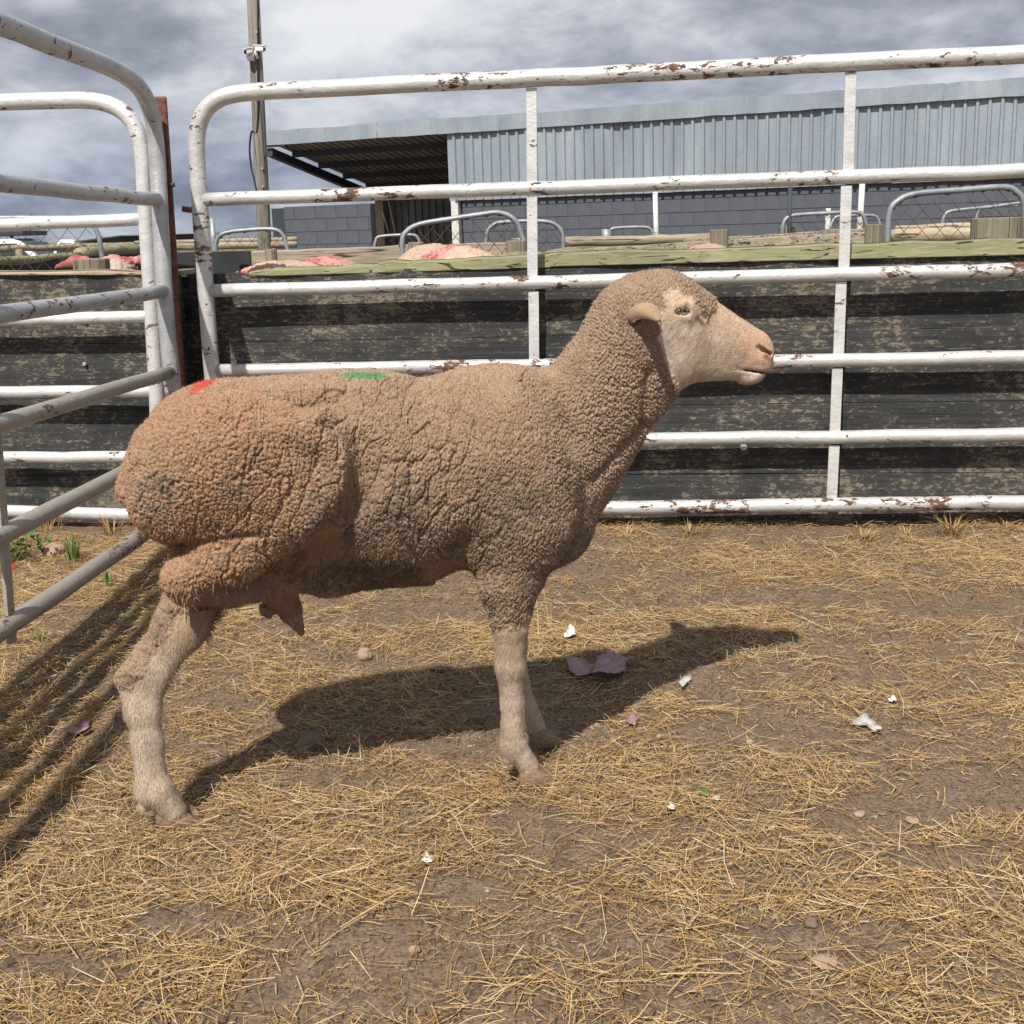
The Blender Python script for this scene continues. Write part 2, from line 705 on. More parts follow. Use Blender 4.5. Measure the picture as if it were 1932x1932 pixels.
            q[~flip] = q[~flip][:, ::-1]
            Q.append(q)
        return V.astype(np.float32), np.concatenate(Q).astype(np.int32)

    def project(s, V, n=2):
        for _ in range(n):
            f, g = s.grad(V)
            gg = np.maximum((g ** 2).sum(1), 0.05)
            V = V - g * np.clip(f / gg, -0.01, 0.01)[:, None]
        f, g = s.grad(V, 0.002)
        return V, g / np.maximum(np.linalg.norm(g, axis=1), 1e-6)[:, None]


def subdivide(V, Q):
    """split every quad into four"""
    n = len(V)
    e = np.stack([Q, np.roll(Q, -1, 1)], 2).reshape(-1, 2)
    e.sort(axis=1)
    key = e[:, 0].astype(np.int64) * n + e[:, 1]
    uk, inv = np.unique(key, return_inverse=True)
    mid = 0.5 * (V[uk // n] + V[uk % n])
    cen = V[Q].mean(1)
    em = (n + inv).reshape(-1, 4)
    c = (n + len(uk) + np.arange(len(Q)))
    out = np.stack([np.stack([Q[:, i], em[:, i], c, em[:, i - 1]], 1) for i in range(4)], 1).reshape(-1, 4)
    return np.concatenate([V, mid, cen]).astype(np.float32), out.astype(np.int32)


# ================================================================== ground and straw
def ground_h(x, y):
    """height of the yard at x, y (arrays)"""
    p = np.stack([np.ravel(x), np.ravel(y), np.zeros(np.size(x))], 1).astype(np.float64)
    h = 0.030 * (fbm(p * 1.7, 201, 3) - 0.5) + 0.020 * (fbm(p * 7.0, 203, 3) - 0.5) + 0.012 * (fbm(p * 26.0, 205, 3) - 0.5)
    near = sstep(7.0, 5.0, p[:, 1]) * sstep(3.5, 2.6, np.abs(p[:, 0]))
    h = h * (0.35 + 0.65 * near)
    drop = -0.55 * sstep(5.2, 15.0, p[:, 1])
    return h + drop


def ground_build():
    m = Mat('dirt')
    v = m.coord('Object')
    n1 = m.noise(v, 2.2, 6, 0.6)
    n2 = m.noise(v, 22, 7, 0.65)
    n3 = m.noise(v, 140, 5, 0.6)
    c = m.ramp(n2, [(0.30, (0.115, 0.079, 0.054)), (0.50, (0.205, 0.148, 0.105)), (0.72, (0.285, 0.215, 0.155))])
    c = m.mix(m.ramp(n1, [(0.40, 0.0), (0.62, 0.7)]), c, (0.19, 0.138, 0.095))
    c = m.mix(m.ramp(n3, [(0.38, 0.75), (0.56, 0.0)]), c, (0.065, 0.046, 0.032))
    # far away the yard gives way to dry grass paddocks
    sep = m.n('ShaderNodeSeparateXYZ')
    m.l(v, sep.inputs[0])
    far = m.ramp(m.math('MULTIPLY', sep.outputs[1], 0.01), [(0.30, 0.0), (0.55, 1.0)])
    grass = m.ramp(m.noise(m.coord('Object', (0.01, 0.03, 0.02)), 1.0, 5, 0.6), [(0.35, (0.10, 0.105, 0.045)), (0.6, (0.20, 0.18, 0.09))])
    c = m.mix(far, c, grass)
    m.base(c).set(rough=0.95, spec=0.1)
    m.bump(m.math('ADD', n2, m.math('MULTIPLY', n3, 0.5)), 0.8, 0.012)

    xs = np.concatenate([-np.geomspace(4000, 2.7, 26), np.linspace(-2.6, 2.6, 270), np.geomspace(2.7, 4000, 26)])
    ys = np.concatenate([np.linspace(-40, 0.9, 12), np.linspace(1.0, 5.0, 215), np.geomspace(5.1, 8000, 46)])
    X, Y = np.meshgrid(xs, ys, indexing='ij')
    Z = ground_h(X, Y).reshape(X.shape)
    # press the sheep's feet and the fence line flat enough that nothing floats
    V = np.stack([X, Y, Z], 2).reshape(-1, 3)
    nx, ny = X.shape
    i, j = np.meshgrid(np.arange(nx - 1), np.arange(ny - 1), indexing='ij')
    a = (i * ny + j).ravel()
    F = np.stack([a, a + ny, a + ny + 1, a + 1], 1)
    o = mesh_np('ground', V, F.ravel(), 4, m.m)
    tag(o, 'trodden brown dirt yard', None, None, 'structure')
    return o


FEET = [on_ground(1003, 1475)[:2], on_ground(1016, 1400)[:2], on_ground(334, 1560)[:2]]
_gh0 = ground_h


def ground_h(x, y):
    h = _gh0(x, y)
    xx, yy = np.ravel(x), np.ravel(y)
    for f in FEET:
        w = np.exp(-((xx - f[0]) ** 2 + (yy - f[1]) ** 2) / 0.09 ** 2)
        h = h * (1 - w) + 0.002 * w
    return h


ground_build()

BARE = [(860, 1420, 130, 34), (1690, 1535, 190, 42), (1480, 1130, 240, 26), (1850, 1150, 170, 34), (640, 1475, 130, 30), (850, 1150, 150, 26), (120, 1830, 150, 40),
        (1010, 1560, 110, 40), (1560, 1010, 330, 14), (330, 1740, 120, 30), (700, 1245, 90, 22), (1250, 1905, 120, 24), (700, 1900, 100, 22), (1780, 1620, 120, 30), (1130, 1080, 130, 18), (880, 1690, 110, 26), (430, 1330, 70, 22), (1480, 1760, 120, 24)]


def straw_density(P):
    """0..1 cover of straw at ground points"""
    q = np.concatenate([P, np.zeros((len(P), 1))], 1)
    d = sstep(0.34, 0.62, fbm(q * 3.2, 301, 3)) * 0.55 + 0.45 * sstep(0.36, 0.64, fbm(q * 11.0, 305, 3)) + 0.06
    u, v, _ = px_of(q)
    for (cu, cv, ru, rv) in BARE:
        e = np.hypot((u - cu) / ru, (v - cv) / rv) + (fbm(q * 9, 309, 2) - 0.5) * 0.9
        d *= 0.06 + 0.94 * sstep(0.55, 1.2, e)
    return np.clip(d, 0, 1)


def straw_points(n, yr=(1.05, 4.42), seed=1, power=1.0):
    g = np.random.default_rng(seed)
    out = []
    tot = 0
    while tot < n:
        y = g.uniform(yr[0], yr[1], n * 3)
        x = g.uniform(-2.5, 2.4, n * 3)
        # nearer ground needs more pieces; skip what lies far outside the view
        keep = np.abs(x) < 0.48 * y + 0.35
        P = np.stack([x, y], 1)[keep]
        P = P[g.random(len(P)) < straw_density(P) ** power]
        out.append(P)
        tot += len(P)
    return np.concatenate(out)[:n]


def straw_blades(name, n, lmin, lmax, wmin, wmax, seed, hmax, mat, segs=3, tilt=0.16, power=1.0, label=None):
    g = np.random.default_rng(seed)
    P = straw_points(n, seed=seed, power=power)
    n = len(P)
    L = lmin + (lmax - lmin) * g.random(n) ** 2.6
    Wd = g.uniform(wmin, wmax, n)
    # pieces in one clump lie roughly alike
    q = np.concatenate([P, np.zeros((n, 1))], 1)
    th = 2 * np.pi * fbm(q * 1.8, 311, 2) * 2 + g.normal(0, 0.95, n)
    curv = g.normal(0, 1.3, n) * (g.random(n) < 0.75)
    kink = (g.random(n) < 0.18) * g.normal(0, 0.8, n)
    tl = np.abs(g.normal(0, tilt, n)) * np.sign(g.normal(0, 1, n))
    stand = g.random(n) < 0.015
    tl = np.where(stand, g.uniform(0.5, 1.1, n), tl)
    base = g.random(n) ** 1.6 * hmax * (0.35 + straw_density(P))
    S = segs + 1
    pts = np.zeros((n, S, 3))
    pos = np.concatenate([P, np.zeros((n, 1))], 1)
    ang = th.copy()
    pos[:, 0] -= np.cos(th) * L / 2
    pos[:, 1] -= np.sin(th) * L / 2
    step = L / segs
    zoff = np.zeros(n)
    for k in range(S):
        pts[:, k, 0], pts[:, k, 1] = pos[:, 0], pos[:, 1]
        pts[:, k, 2] = zoff
        ang = ang + curv * step * 6 + (kink if k == segs // 2 else 0)
        pos[:, 0] += np.cos(ang) * step * np.cos(tl)
        pos[:, 1] += np.sin(ang) * step * np.cos(tl)
        zoff = zoff + np.sin(tl) * step
    pts[:, :, 2] -= np.minimum(pts[:, :, 2].min(1), 0)[:, None]
    gh = ground_h(pts[:, :, 0].ravel(), pts[:, :, 1].ravel()).reshape(n, S)
    pts[:, :, 2] += gh + base[:, None] + 0.0015
    d = np.diff(pts, axis=1)
    d = np.concatenate([d, d[:, -1:]], 1)
    d /= np.maximum(np.linalg.norm(d, axis=2), 1e-9)[:, :, None]
    side = np.cross(d, np.array([0, 0, 1.0]))
    side /= np.maximum(np.linalg.norm(side, axis=2), 1e-6)[:, :, None]
    roll = g.uniform(-0.7, 0.7, n)
    up = np.cross(side, d)
    sd = side * np.cos(roll)[:, None, None] + up * np.sin(roll)[:, None, None]
    nn = np.cross(sd, d)
    taper = np.linspace(1.0, 0.75, S)
    w = Wd[:, None, None] * taper[None, :, None] * 0.5
    Lf, Md, Rt_ = pts - sd * w, pts + nn * w * 0.75, pts + sd * w
    V = np.stack([Lf, Md, Rt_], 2).reshape(-1, 3)
    b = (np.arange(n) * S * 3)[:, None, None] + (np.arange(segs) * 3)[None, :, None]
    f1 = np.stack([b[..., 0], b[..., 0] + 1, b[..., 0] + 4, b[..., 0] + 3], -1)
    f2 = np.stack([b[..., 0] + 1, b[..., 0] + 2, b[..., 0] + 5, b[..., 0] + 4], -1)
    F = np.concatenate([f1.reshape(-1, 4), f2.reshape(-1, 4)])
    rnd = np.repeat(g.random(n), S * 3)
    o = mesh_np(name, V, F.ravel(), 4, mat, None, False, {'rnd': ('FLOAT', rnd)})
    tag(o, label, None, None, 'stuff')
    return o


def straw_mat(name, stops):
    m = Mat(name)
    c = m.ramp(m.attr('rnd', 'Fac'), stops)
    n = m.noise(m.coord('Object'), 60, 3, 0.6)
    c = m.mix(1.0, c, m.ramp(n, [(0.3, 0.72), (0.6, 1.0), (0.8, 1.1)]), 'MULTIPLY')
    m.base(c).set(rough=0.62, spec=0.25)
    return m.m


STRAW = straw_mat('straw', [(0.0, (0.19, 0.105, 0.040)), (0.25, (0.36, 0.215, 0.080)), (0.55, (0.49, 0.322, 0.142)), (0.85, (0.60, 0.435, 0.225)), (1.0, (0.68, 0.56, 0.36))])
CHAFF = straw_mat('chaff', [(0.0, (0.12, 0.072, 0.035)), (0.4, (0.28, 0.172, 0.074)), (0.8, (0.43, 0.285, 0.125)), (1.0, (0.54, 0.40, 0.21))])
straw_blades('straw', 74000, 0.010, 0.12, 0.0008, 0.0019, 11, 0.012, STRAW, 2, 0.15, 1.6, 'loose golden straw strewn over the pen floor')
straw_blades('chaff', 115000, 0.005, 0.032, 0.0008, 0.0022, 12, 0.007, CHAFF, 1, 0.25, 0.55, 'short broken chaff littering the pen floor')


def clods(n, rmin, rmax, seed, name, mat, label):
    """small crumbs of dry earth, many in one mesh"""
    g = np.random.default_rng(seed)
    y = g.uniform(1.2, 4.4, n * 2)
    x = g.uniform(-2.4, 2.3, n * 2)
    P = np.stack([x, y], 1)[np.abs(x) < 0.48 * y + 0.3][:n]
    n = len(P)
    r = rmin + (rmax - rmin) * g.random(n) ** 3.5
    base = np.array([[1, 0, 0], [-1, 0, 0], [0, 1, 0], [0, -1, 0], [0, 0, 1], [0, 0, -1]], float)
    tri = np.array([[0, 2, 4], [2, 1, 4], [1, 3, 4], [3, 0, 4], [2, 0, 5], [1, 2, 5], [3, 1, 5], [0, 3, 5]])
    jit = g.uniform(0.55, 1.35, (n, 6, 1))
    a = g.uniform(0, 6.28, n)
    B = base[None] * jit
    ca, sa = np.cos(a)[:, None], np.sin(a)[:, None]
    X = B[:, :, 0] * ca - B[:, :, 1] * sa
    Y_ = B[:, :, 0] * sa + B[:, :, 1] * ca
    Zr = B[:, :, 2] * 0.6
    h = ground_h(P[:, 0], P[:, 1])
    V = np.stack([P[:, :1] + X * r[:, None], P[:, 1:] + Y_ * r[:, None], (h + 0.25 * r)[:, None] + Zr * r[:, None]], 2).reshape(-1, 3)
    F = (np.arange(n) * 6)[:, None, None] + tri[None]
    o = mesh_np(name, V, F.ravel(), 3, mat, None, False, {'rnd': ('FLOAT', np.repeat(g.random(n), 6))})
    tag(o, label, None, None, 'stuff')


CLOD = straw_mat('clod', [(0.0, (0.085, 0.062, 0.045)), (0.5, (0.155, 0.115, 0.085)), (0.9, (0.23, 0.18, 0.135)), (1.0, (0.34, 0.28, 0.22))])
clods(24000, 0.0012, 0.009, 21, 'soil_crumbs', CLOD, 'dry crumbs of brown earth between the straw')
# ================================================================== steel gates, board fence
def arc_pts(ctrl, n=6):
    """smooth curve through control points (Catmull-Rom)"""
    P = [np.asarray(c, float) for c in ctrl]
    P = [2 * P[0] - P[1]] + P + [2 * P[-1] - P[-2]]
    out = []
    for i in range(1, len(P) - 2):
        a, b, c, d = P[i - 1], P[i], P[i + 1], P[i + 2]
        for k in range(n):
            t = k / n
            out.append(0.5 * ((2 * b) + (c - a) * t + (2 * a - 5 * b + 4 * c - d) * t * t + (3 * b - a - 3 * c + d) * t ** 3))
    out.append(P[-2])
    return out


def ext(a, b, s):
    a, b = np.asarray(a), np.asarray(b)
    return a + (b - a) * s


def line_pts(a, b, n=10, wob=0.0012):
    return [ext(a, b, i / (n - 1)) + (rng.normal(0, wob, 3) if 0 < i < n - 1 else 0) for i in range(n)]


# ---- the gate across the back of the pen
G = thing('steel_gate', 'white rust-chipped tubular steel gate right across the back of the pen', 'gate', fen(1000, 985) * np.array([1, 1, 0]))
fr = arc_pts([fen(u, v) for u, v in ((424, 985), (412, 830), (398, 680), (385, 500), (374, 340), (371, 268), (377, 230), (392, 203), (415, 186), (446, 177), (495, 172))], 5)
tr_a, tr_b = fen(495, 172), fen(1932, 102)
end = ext(tr_a, tr_b, 1.22)
fr += line_pts(tr_a, end, 26)[1:]
fr += arc_pts([end, end + FEN_DIR * 0.10 + np.array([0, 0, -0.03]), end + FEN_DIR * 0.14 + np.array([0, 0, -0.14]), end + FEN_DIR * 0.14 + np.array([0, 0, -1.42])], 4)[1:]
MB().tube(fr, 0.0292, 18).build('frame', MT['white_paint'], G, True)
for (a, b, r) in (((386, 377), (1932, 322), 0.0235), ((398, 549), (1932, 509), 0.0235), ((404, 699), (1932, 674), 0.0235), ((414, 838), (1932, 820), 0.0235), ((418, 967), (1932, 948), 0.0255)):
    A, B = fen(*a), fen(*b)
    MB().tube(line_pts(A, ext(A, B, 1.24), 26), r, 16).build('rail', MT['white_paint'], G, True)
# flat upright bars, welded in pieces between the rails
for pts in (((1003, 166, 344), (1004, 372, 524), (1007, 550, 683), (1010, 708, 826), (1012, 848, 950)),
            ((1602, 136, 323), (1594, 350, 506), (1584, 531, 668), (1577, 694, 816), (1571, 840, 942))):
    for (u, v0, v1) in pts:
        A, B = fen(u + 3 * (u > 1200), v0), fen(u - 3 * (u > 1200) + 1, v1)
        MB().bar(A, B, 0.036, 0.012, FEN_DIR).build('upright_bar', MT['white_paint_clean'], G, False, 0.0015)
# hinge lug and link to the red post
MB().tube([fen(374, 396), fen(358, 396), fen(345, 394)], 0.011, 10).build('latch_link', paint_mat('rust_brown', (0.13, 0.045, 0.03), 0.8), G, True)

# ---- second gate in line with it, to the left
G2 = thing('steel_gate', 'clean white tubular steel gate standing behind the shade-grey side gate at left', 'gate', fen(130, 1000) * np.array([1, 1, 0]))
fr = [fen(303, 985), fen(298, 800), fen(293, 690), fen(283, 520), fen(274, 380)] + [fen(u, v) for u, v in ((270, 300), (262, 258), (245, 224), (215, 201), (170, 190), (100, 190), (0, 193))]
A, B = fen(0, 193), fen(100, 190)
MB().tube(arc_pts(fr, 5) + line_pts(ext(A, B, -0.3), ext(A, B, -5), 8)[1:], 0.0290, 18).build('frame', MT['white_paint_clean'], G2, True)
for a, b, r in (((0, 424), (272, 413), 0.0225), ((90, 602), (286, 597), 0.0225), ((0, 740), (300, 737), 0.0225), ((0, 862), (300, 862), 0.022), ((5, 964), (302, 973), 0.024)):
    A, B = fen(*a), fen(*b)
    MB().tube(line_pts(ext(A, B, -1.2), B, 16), r, 16).build('rail', MT['white_paint_clean'], G2, True)

# ---- side gate that runs back along the left of the pen
CORNER = fen(312, 560, -0.075)
_d = R(2.1)
SG_DIR = np.array([math.sin(_d), math.cos(_d), 0.0])
SG_N = np.array([math.cos(_d), -math.sin(_d), 0.0])


def sg(u, v):
    return on_plane(u, v, CORNER, SG_N)


G3 = thing('steel_gate', 'shade-grey tubular steel side gate running along the left edge towards the viewer', 'gate', sg(150, 1110) * np.array([1, 1, 0]))
A, B = sg(0, 45), sg(195, 121)
fr = line_pts(ext(A, B, (-0.4 - A[1]) / (B[1] - A[1])), B, 22) + arc_pts([B, sg(232, 140), sg(262, 165), sg(282, 202), sg(292, 250), sg(298, 320), sg(303, 420), sg(310, 545), sg(322, 700), sg(330, 780), sg(346, 1010)], 5)[1:]
MB().tube(fr, 0.0292, 18).build('frame', MT['silver_shaded'], G3, True)
for k, (a, b, r, mt) in enumerate((((0, 345), (300, 377), 0.0235, 'silver_shaded'), ((0, 594), (308, 549), 0.0235, 'silver_shaded'), ((67, 780), (318, 703), 0.0235, 'silver_shaded_dusty'),
                                   ((10, 1007), (233, 893), 0.0245, 'silver_shaded_dusty'), ((28, 1173), (265, 1012), 0.0255, 'silver_shaded_dusty'))):
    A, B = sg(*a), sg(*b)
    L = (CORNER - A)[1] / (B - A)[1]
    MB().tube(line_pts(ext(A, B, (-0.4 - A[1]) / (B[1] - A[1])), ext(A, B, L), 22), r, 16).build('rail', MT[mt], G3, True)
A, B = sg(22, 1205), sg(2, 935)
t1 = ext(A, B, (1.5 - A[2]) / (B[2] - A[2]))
MB().bar(ext(A, B, -0.03), t1, 0.040, 0.010, SG_DIR).build('upright_bar', MT['silver_shaded_dusty'], G3, False, 0.0015)
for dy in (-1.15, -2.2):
    MB().bar(A + SG_DIR * dy, t1 + SG_DIR * dy, 0.040, 0.010, SG_DIR).build('upright_bar', MT['silver_shaded_dusty'], G3, False, 0.0015)

# ---- red corner post
rp = paint_mat('red_oxide', (0.19, 0.068, 0.055), 0.68, 10)
RP = thing('corner_post', 'narrow red oxide steel post in the corner between the gates', 'post', fen(330, 1000, 0.03) * np.array([1, 1, 0]))
top = fen(303, 182, 0.02)
bot = np.array([*(fen(336, 760, 0.02)[:2]), -0.05])
mb = MB()
mb.bar(bot, top, 0.044, 0.016, FEN_DIR)
mb.build('plate', rp, RP, False, 0.007)
MB().tube([fen(312, 349, 0.0), fen(329, 349, 0.0)], 0.008, 10).build('pin', rp, RP, True)


# ---- black boarded fence behind the gates
def board_mat():
    m = Mat('black_board')
    v = m.coord('Object')
    gr = m.noise(m.coord('Object', (3.0, 3.0, 75.0)), 1.0, 8, 0.66, 0.35)
    gr2 = m.noise(m.coord('Object', (11.0, 11.0, 190.0)), 1.0, 6, 0.7, 0.2)
    pat = m.noise(v, 3.2, 8, 0.68, 0.4)
    spot = m.noise(m.coord('Object', (40, 40, 85)), 1.0, 8, 0.74, 0.7)
    scr = m.noise(m.coord('Object', (16, 16, 30), rot=(0, R(38), 0)), 1.0, 4, 0.7, 1.6)
    wear = m.math('ADD', m.math('MULTIPLY', spot, 0.56), m.math('ADD', m.math('MULTIPLY', pat, 0.38), m.math('MULTIPLY', gr, 0.16)))
    w = m.ramp(wear, [(0.578, 0.0), (0.602, 0.9)])
    w2 = m.ramp(m.math('ADD', m.math('MULTIPLY', scr, 0.6), m.math('MULTIPLY', gr2, 0.45)), [(0.60, 0.0), (0.64, 0.7)])
    base = m.ramp(gr, [(0.3, (0.020, 0.021, 0.023)), (0.5, (0.036, 0.037, 0.038)), (0.68, (0.060, 0.060, 0.057))])
    base = m.mix(m.ramp(pat, [(0.42, 0.0), (0.70, 0.6)]), base, (0.098, 0.096, 0.088))
    tan = m.ramp(gr2, [(0.35, (0.14, 0.115, 0.085)), (0.65, (0.29, 0.245, 0.185))])
    c = m.mix(w2, base, (0.20, 0.185, 0.16))
    c = m.mix(w, c, tan)
    m.base(c).set(rough=0.8, spec=0.2)
    m.bump(m.math('ADD', m.math('MULTIPLY', gr2, 0.8), m.math('MULTIPLY', w, -0.5)), 0.5, 0.004)
    return m.m


MT['board'] = board_mat()
MT['bolt'] = Mat('galvanised_bolt').base((0.62, 0.62, 0.6)).set(rough=0.35, metal=0.6).m
MT['cap_green'] = wood_mat('green_weathered_wood', (0.14, 0.125, 0.075), (0.29, 0.275, 0.165), (0.43, 0.40, 0.27), 0, (0.25, 0.26, 0.135))
MT['wood_grey'] = wood_mat('grey_weathered_wood', (0.15, 0.125, 0.095), (0.32, 0.27, 0.205), (0.46, 0.40, 0.31), 0)
MT['wood_post'] = wood_mat('post_wood', (0.15, 0.125, 0.092), (0.24, 0.205, 0.155), (0.33, 0.285, 0.22), 2)
MT['pole_wood'] = wood_mat('pole_wood', (0.13, 0.115, 0.098), (0.205, 0.185, 0.160), (0.275, 0.25, 0.22), 2)
MT['wood_pale'] = wood_mat('pale_wood', (0.22, 0.17, 0.11), (0.40, 0.33, 0.23), (0.54, 0.46, 0.34), 0)


def board_fence(name, label, u0, u1, off, tops, nb, ext_l=0.0, ext_r=0.0):
    """boards between picture columns u0 and u1; tops gives the height of the upper edge at both ends"""
    a = fen(u0, 700, off)
    b = fen(u1, 700, off)
    a, b = a - FEN_DIR * ext_l, b + FEN_DIR * ext_r
    root = thing(name, label, 'fence', ((a + b) / 2) * np.array([1, 1, 0]))
    h0, h1 = tops
    bot = -0.06
    for i in range(nb):
        f0, f1 = i / nb, (i + 1) / nb
        tilt = rng.normal(0, 0.004)
        q = FEN_N * (rng.uniform(-0.004, 0.004))
        lo0 = bot + (h0 - bot) * f0 + 0.0012
        lo1 = bot + (h1 - bot) * f0 + 0.0012
        hi0 = bot + (h0 - bot) * f1 - 0.0012
        hi1 = bot + (h1 - bot) * f1 - 0.0012
        A = np.array([a[0], a[1], 0]) + q
        B = np.array([b[0], b[1], 0]) + q + FEN_N * tilt
        T = FEN_N * 0.028
        mb = MB()
        n = 14
        # slightly wavy board
        V = []
        for k in range(n):
            t = k / (n - 1)
            p = A * (1 - t) + B * t + FEN_N * (0.004 * math.sin(7 * t + i))
            l, h = lo0 * (1 - t) + lo1 * t, hi0 * (1 - t) + hi1 * t
            V += [p + (0, 0, l), p + (0, 0, h), p + T + (0, 0, h), p + T + (0, 0, l)]
        F = []
        for k in range(n - 1):
            o = k * 4
            for e in range(4):
                F.append((o + e, o + 4 + e, o + 4 + (e + 1) % 4, o + (e + 1) % 4))
        F += [(0, 1, 2, 3), tuple(4 * (n - 1) + e for e in (3, 2, 1, 0))]
        mb.add(V, F).build('board', MT['board'], root)
    return root, a, b


zt = lambda u, v, off=0.0: fen(u, v, off)[2]
BF, a, b = board_fence('board_fence', 'black worn wooden board fence behind the long white gate', 388, 1932, 0.075, (zt(480, 514, 0.075), zt(1932, 474, 0.075)), 4, 0.0, 0.75)
for (u, v) in ((1403, 843),):
    p = fen(u, v, 0.069)
    MB().tube([p, p - FEN_N * 0.006], 0.012, 14).tube([p - FEN_N * 0.004, p - FEN_N * 0.013], 0.006, 6).build('bolt', MT['bolt'], BF)
# battens behind the boards
for u in (470, 900, 1300, 1760):
    p = fen(u, 700, 0.13)
    MB().box((p[0] - 0.04, p[1] - 0.01, -0.1), (p[0] + 0.04, p[1] + 0.05, 0.84)).build('batten', MT['wood_post'], BF)
BF2, a2, b2 = board_fence('board_fence', 'black worn wooden board fence behind the white gate at left', 0, 352, 0.075, (zt(0, 517, 0.075), zt(340, 517, 0.075)), 4, 0.9, 0.0)
for (u, v) in ((158, 600), (160, 686)):
    p = fen(u, v, 0.069)
    MB().tube([p, p - FEN_N * 0.006], 0.007, 10).build('bolt', MT['bolt'], BF2)
# dark stop board that closes the gap at the corner
GAP, _, _ = board_fence('board_fence', 'narrow dark board closing the gap beside the red post', 353, 387, 0.13, (zt(350, 522, 0.13), zt(390, 522, 0.13)), 1)


def plank(name, label, a, b, h0, h1, th, mat, n, cat='plank', group=None, jag=0.004, chips=()):
    """horizontal timber seen from its front: a, b lower front corners, h0, h1 face heights"""
    a, b = np.asarray(a, float), np.asarray(b, float)
    d = b - a
    nn = np.array([-d[1], d[0], 0.0])
    nn /= np.linalg.norm(nn)
    V = []
    for k in range(n):
        t = k / (n - 1)
        p = a + d * t
        h = h0 + (h1 - h0) * t + rng.normal(0, jag)
        w = rng.normal(0, jag * 0.7)
        V += [p + nn * w, p + nn * w + (0, 0, h), p + nn * (th + w) + (0, 0, h + 0.004), p + nn * (th + w)]
    F = []
    for k in range(n - 1):
        o = k * 4
        for e in range(4):
            F.append((o + e, o + 4 + e, o + 4 + (e + 1) % 4, o + (e + 1) % 4))
    F += [(0, 1, 2, 3), tuple(4 * (n - 1) + e for e in (3, 2, 1, 0))]
    o = MB().add(V, F).build(name, mat, None, False, 0.003, origin=((a + b) / 2) * np.array([1, 1, 0]))
    return tag(o, label, cat, group)


# capping timbers along the top of the board fence
plank('cap_plank', 'greenish weathered timber capping the board fence, right-hand length', fen(1036, 503, 0.07), ext(fen(1036, 503, 0.07), fen(1932, 481, 0.07), 1.8), 0.040, 0.062, 0.12, MT['cap_green'], 22, 'plank')
plank('cap_plank', 'paler weathered timber capping the board fence left of the middle upright', fen(470, 522, 0.07), fen(1040, 505, 0.07), 0.018, 0.045, 0.12, MT['cap_green'], 18, 'plank')
plank('cap_plank', 'thin pale timber capping the left board fence below the red-marked head', ext(fen(0, 519, 0.07), fen(345, 519, 0.07), -1.0), fen(345, 519, 0.07), 0.012, 0.012, 0.12, MT['wood_pale'], 14, 'plank')
# ================================================================== yards, shed and sky line behind the fence
def stump(label, u0, u1, vtop, Y, mat='wood_post', group='timber posts of the back pens', flat=0.0, seed=0):
    """round timber post whose top stands at picture row vtop"""
    g = np.random.default_rng(seed)
    c = at((u0 + u1) / 2, vtop, Y)
    r = abs(at(u1, vtop, Y)[0] - at(u0, vtop, Y)[0]) / 2
    root = thing('timber_post', label, 'post', (c[0], Y + r, float(ground_h(np.array([c[0]]), np.array([Y]))[0]) - 0.02), 0, group)
    zb = root.location[2] - 0.1
    pts = [np.array([c[0], Y + r, zb + (c[2] - zb) * t]) for t in np.linspace(0, 1, 7)]
    MB().tube(pts, [r * (1 + g.normal(0, 0.02)) for _ in pts], 14, True, 0.06).build('trunk', MT[mat], root, False, 0.004)
    return root


def log_rail(label, a, b, r, mat='wood_grey', group='round timber rails of the back pens'):
    pts = line_pts(a, b, 12, r * 0.10)
    rr = [r * (1 + random.uniform(-0.08, 0.08)) for _ in pts]
    o = MB().tube(pts, rr, 12, True, 0.05).build('log_rail', MT[mat], None, True, 0.0, origin=((np.asarray(a) + np.asarray(b)) / 2))
    return tag(o, label, 'rail', group)


gp = Mat('galvanised_pipe')
gp.base(gp.ramp(gp.noise(gp.coord('Object'), 14, 5, 0.6), [(0.3, (0.20, 0.22, 0.23)), (0.7, (0.36, 0.39, 0.41))])).set(rough=0.5, metal=0.35)
MT['pipe'] = gp.m
wm = Mat('rusty_wire')
wm.base(wm.ramp(wm.noise(wm.coord('Object'), 9, 3, 0.5), [(0.35, (0.07, 0.05, 0.04)), (0.65, (0.15, 0.12, 0.10))])).set(rough=0.7, metal=0.3)
MT['wire'] = wm.m


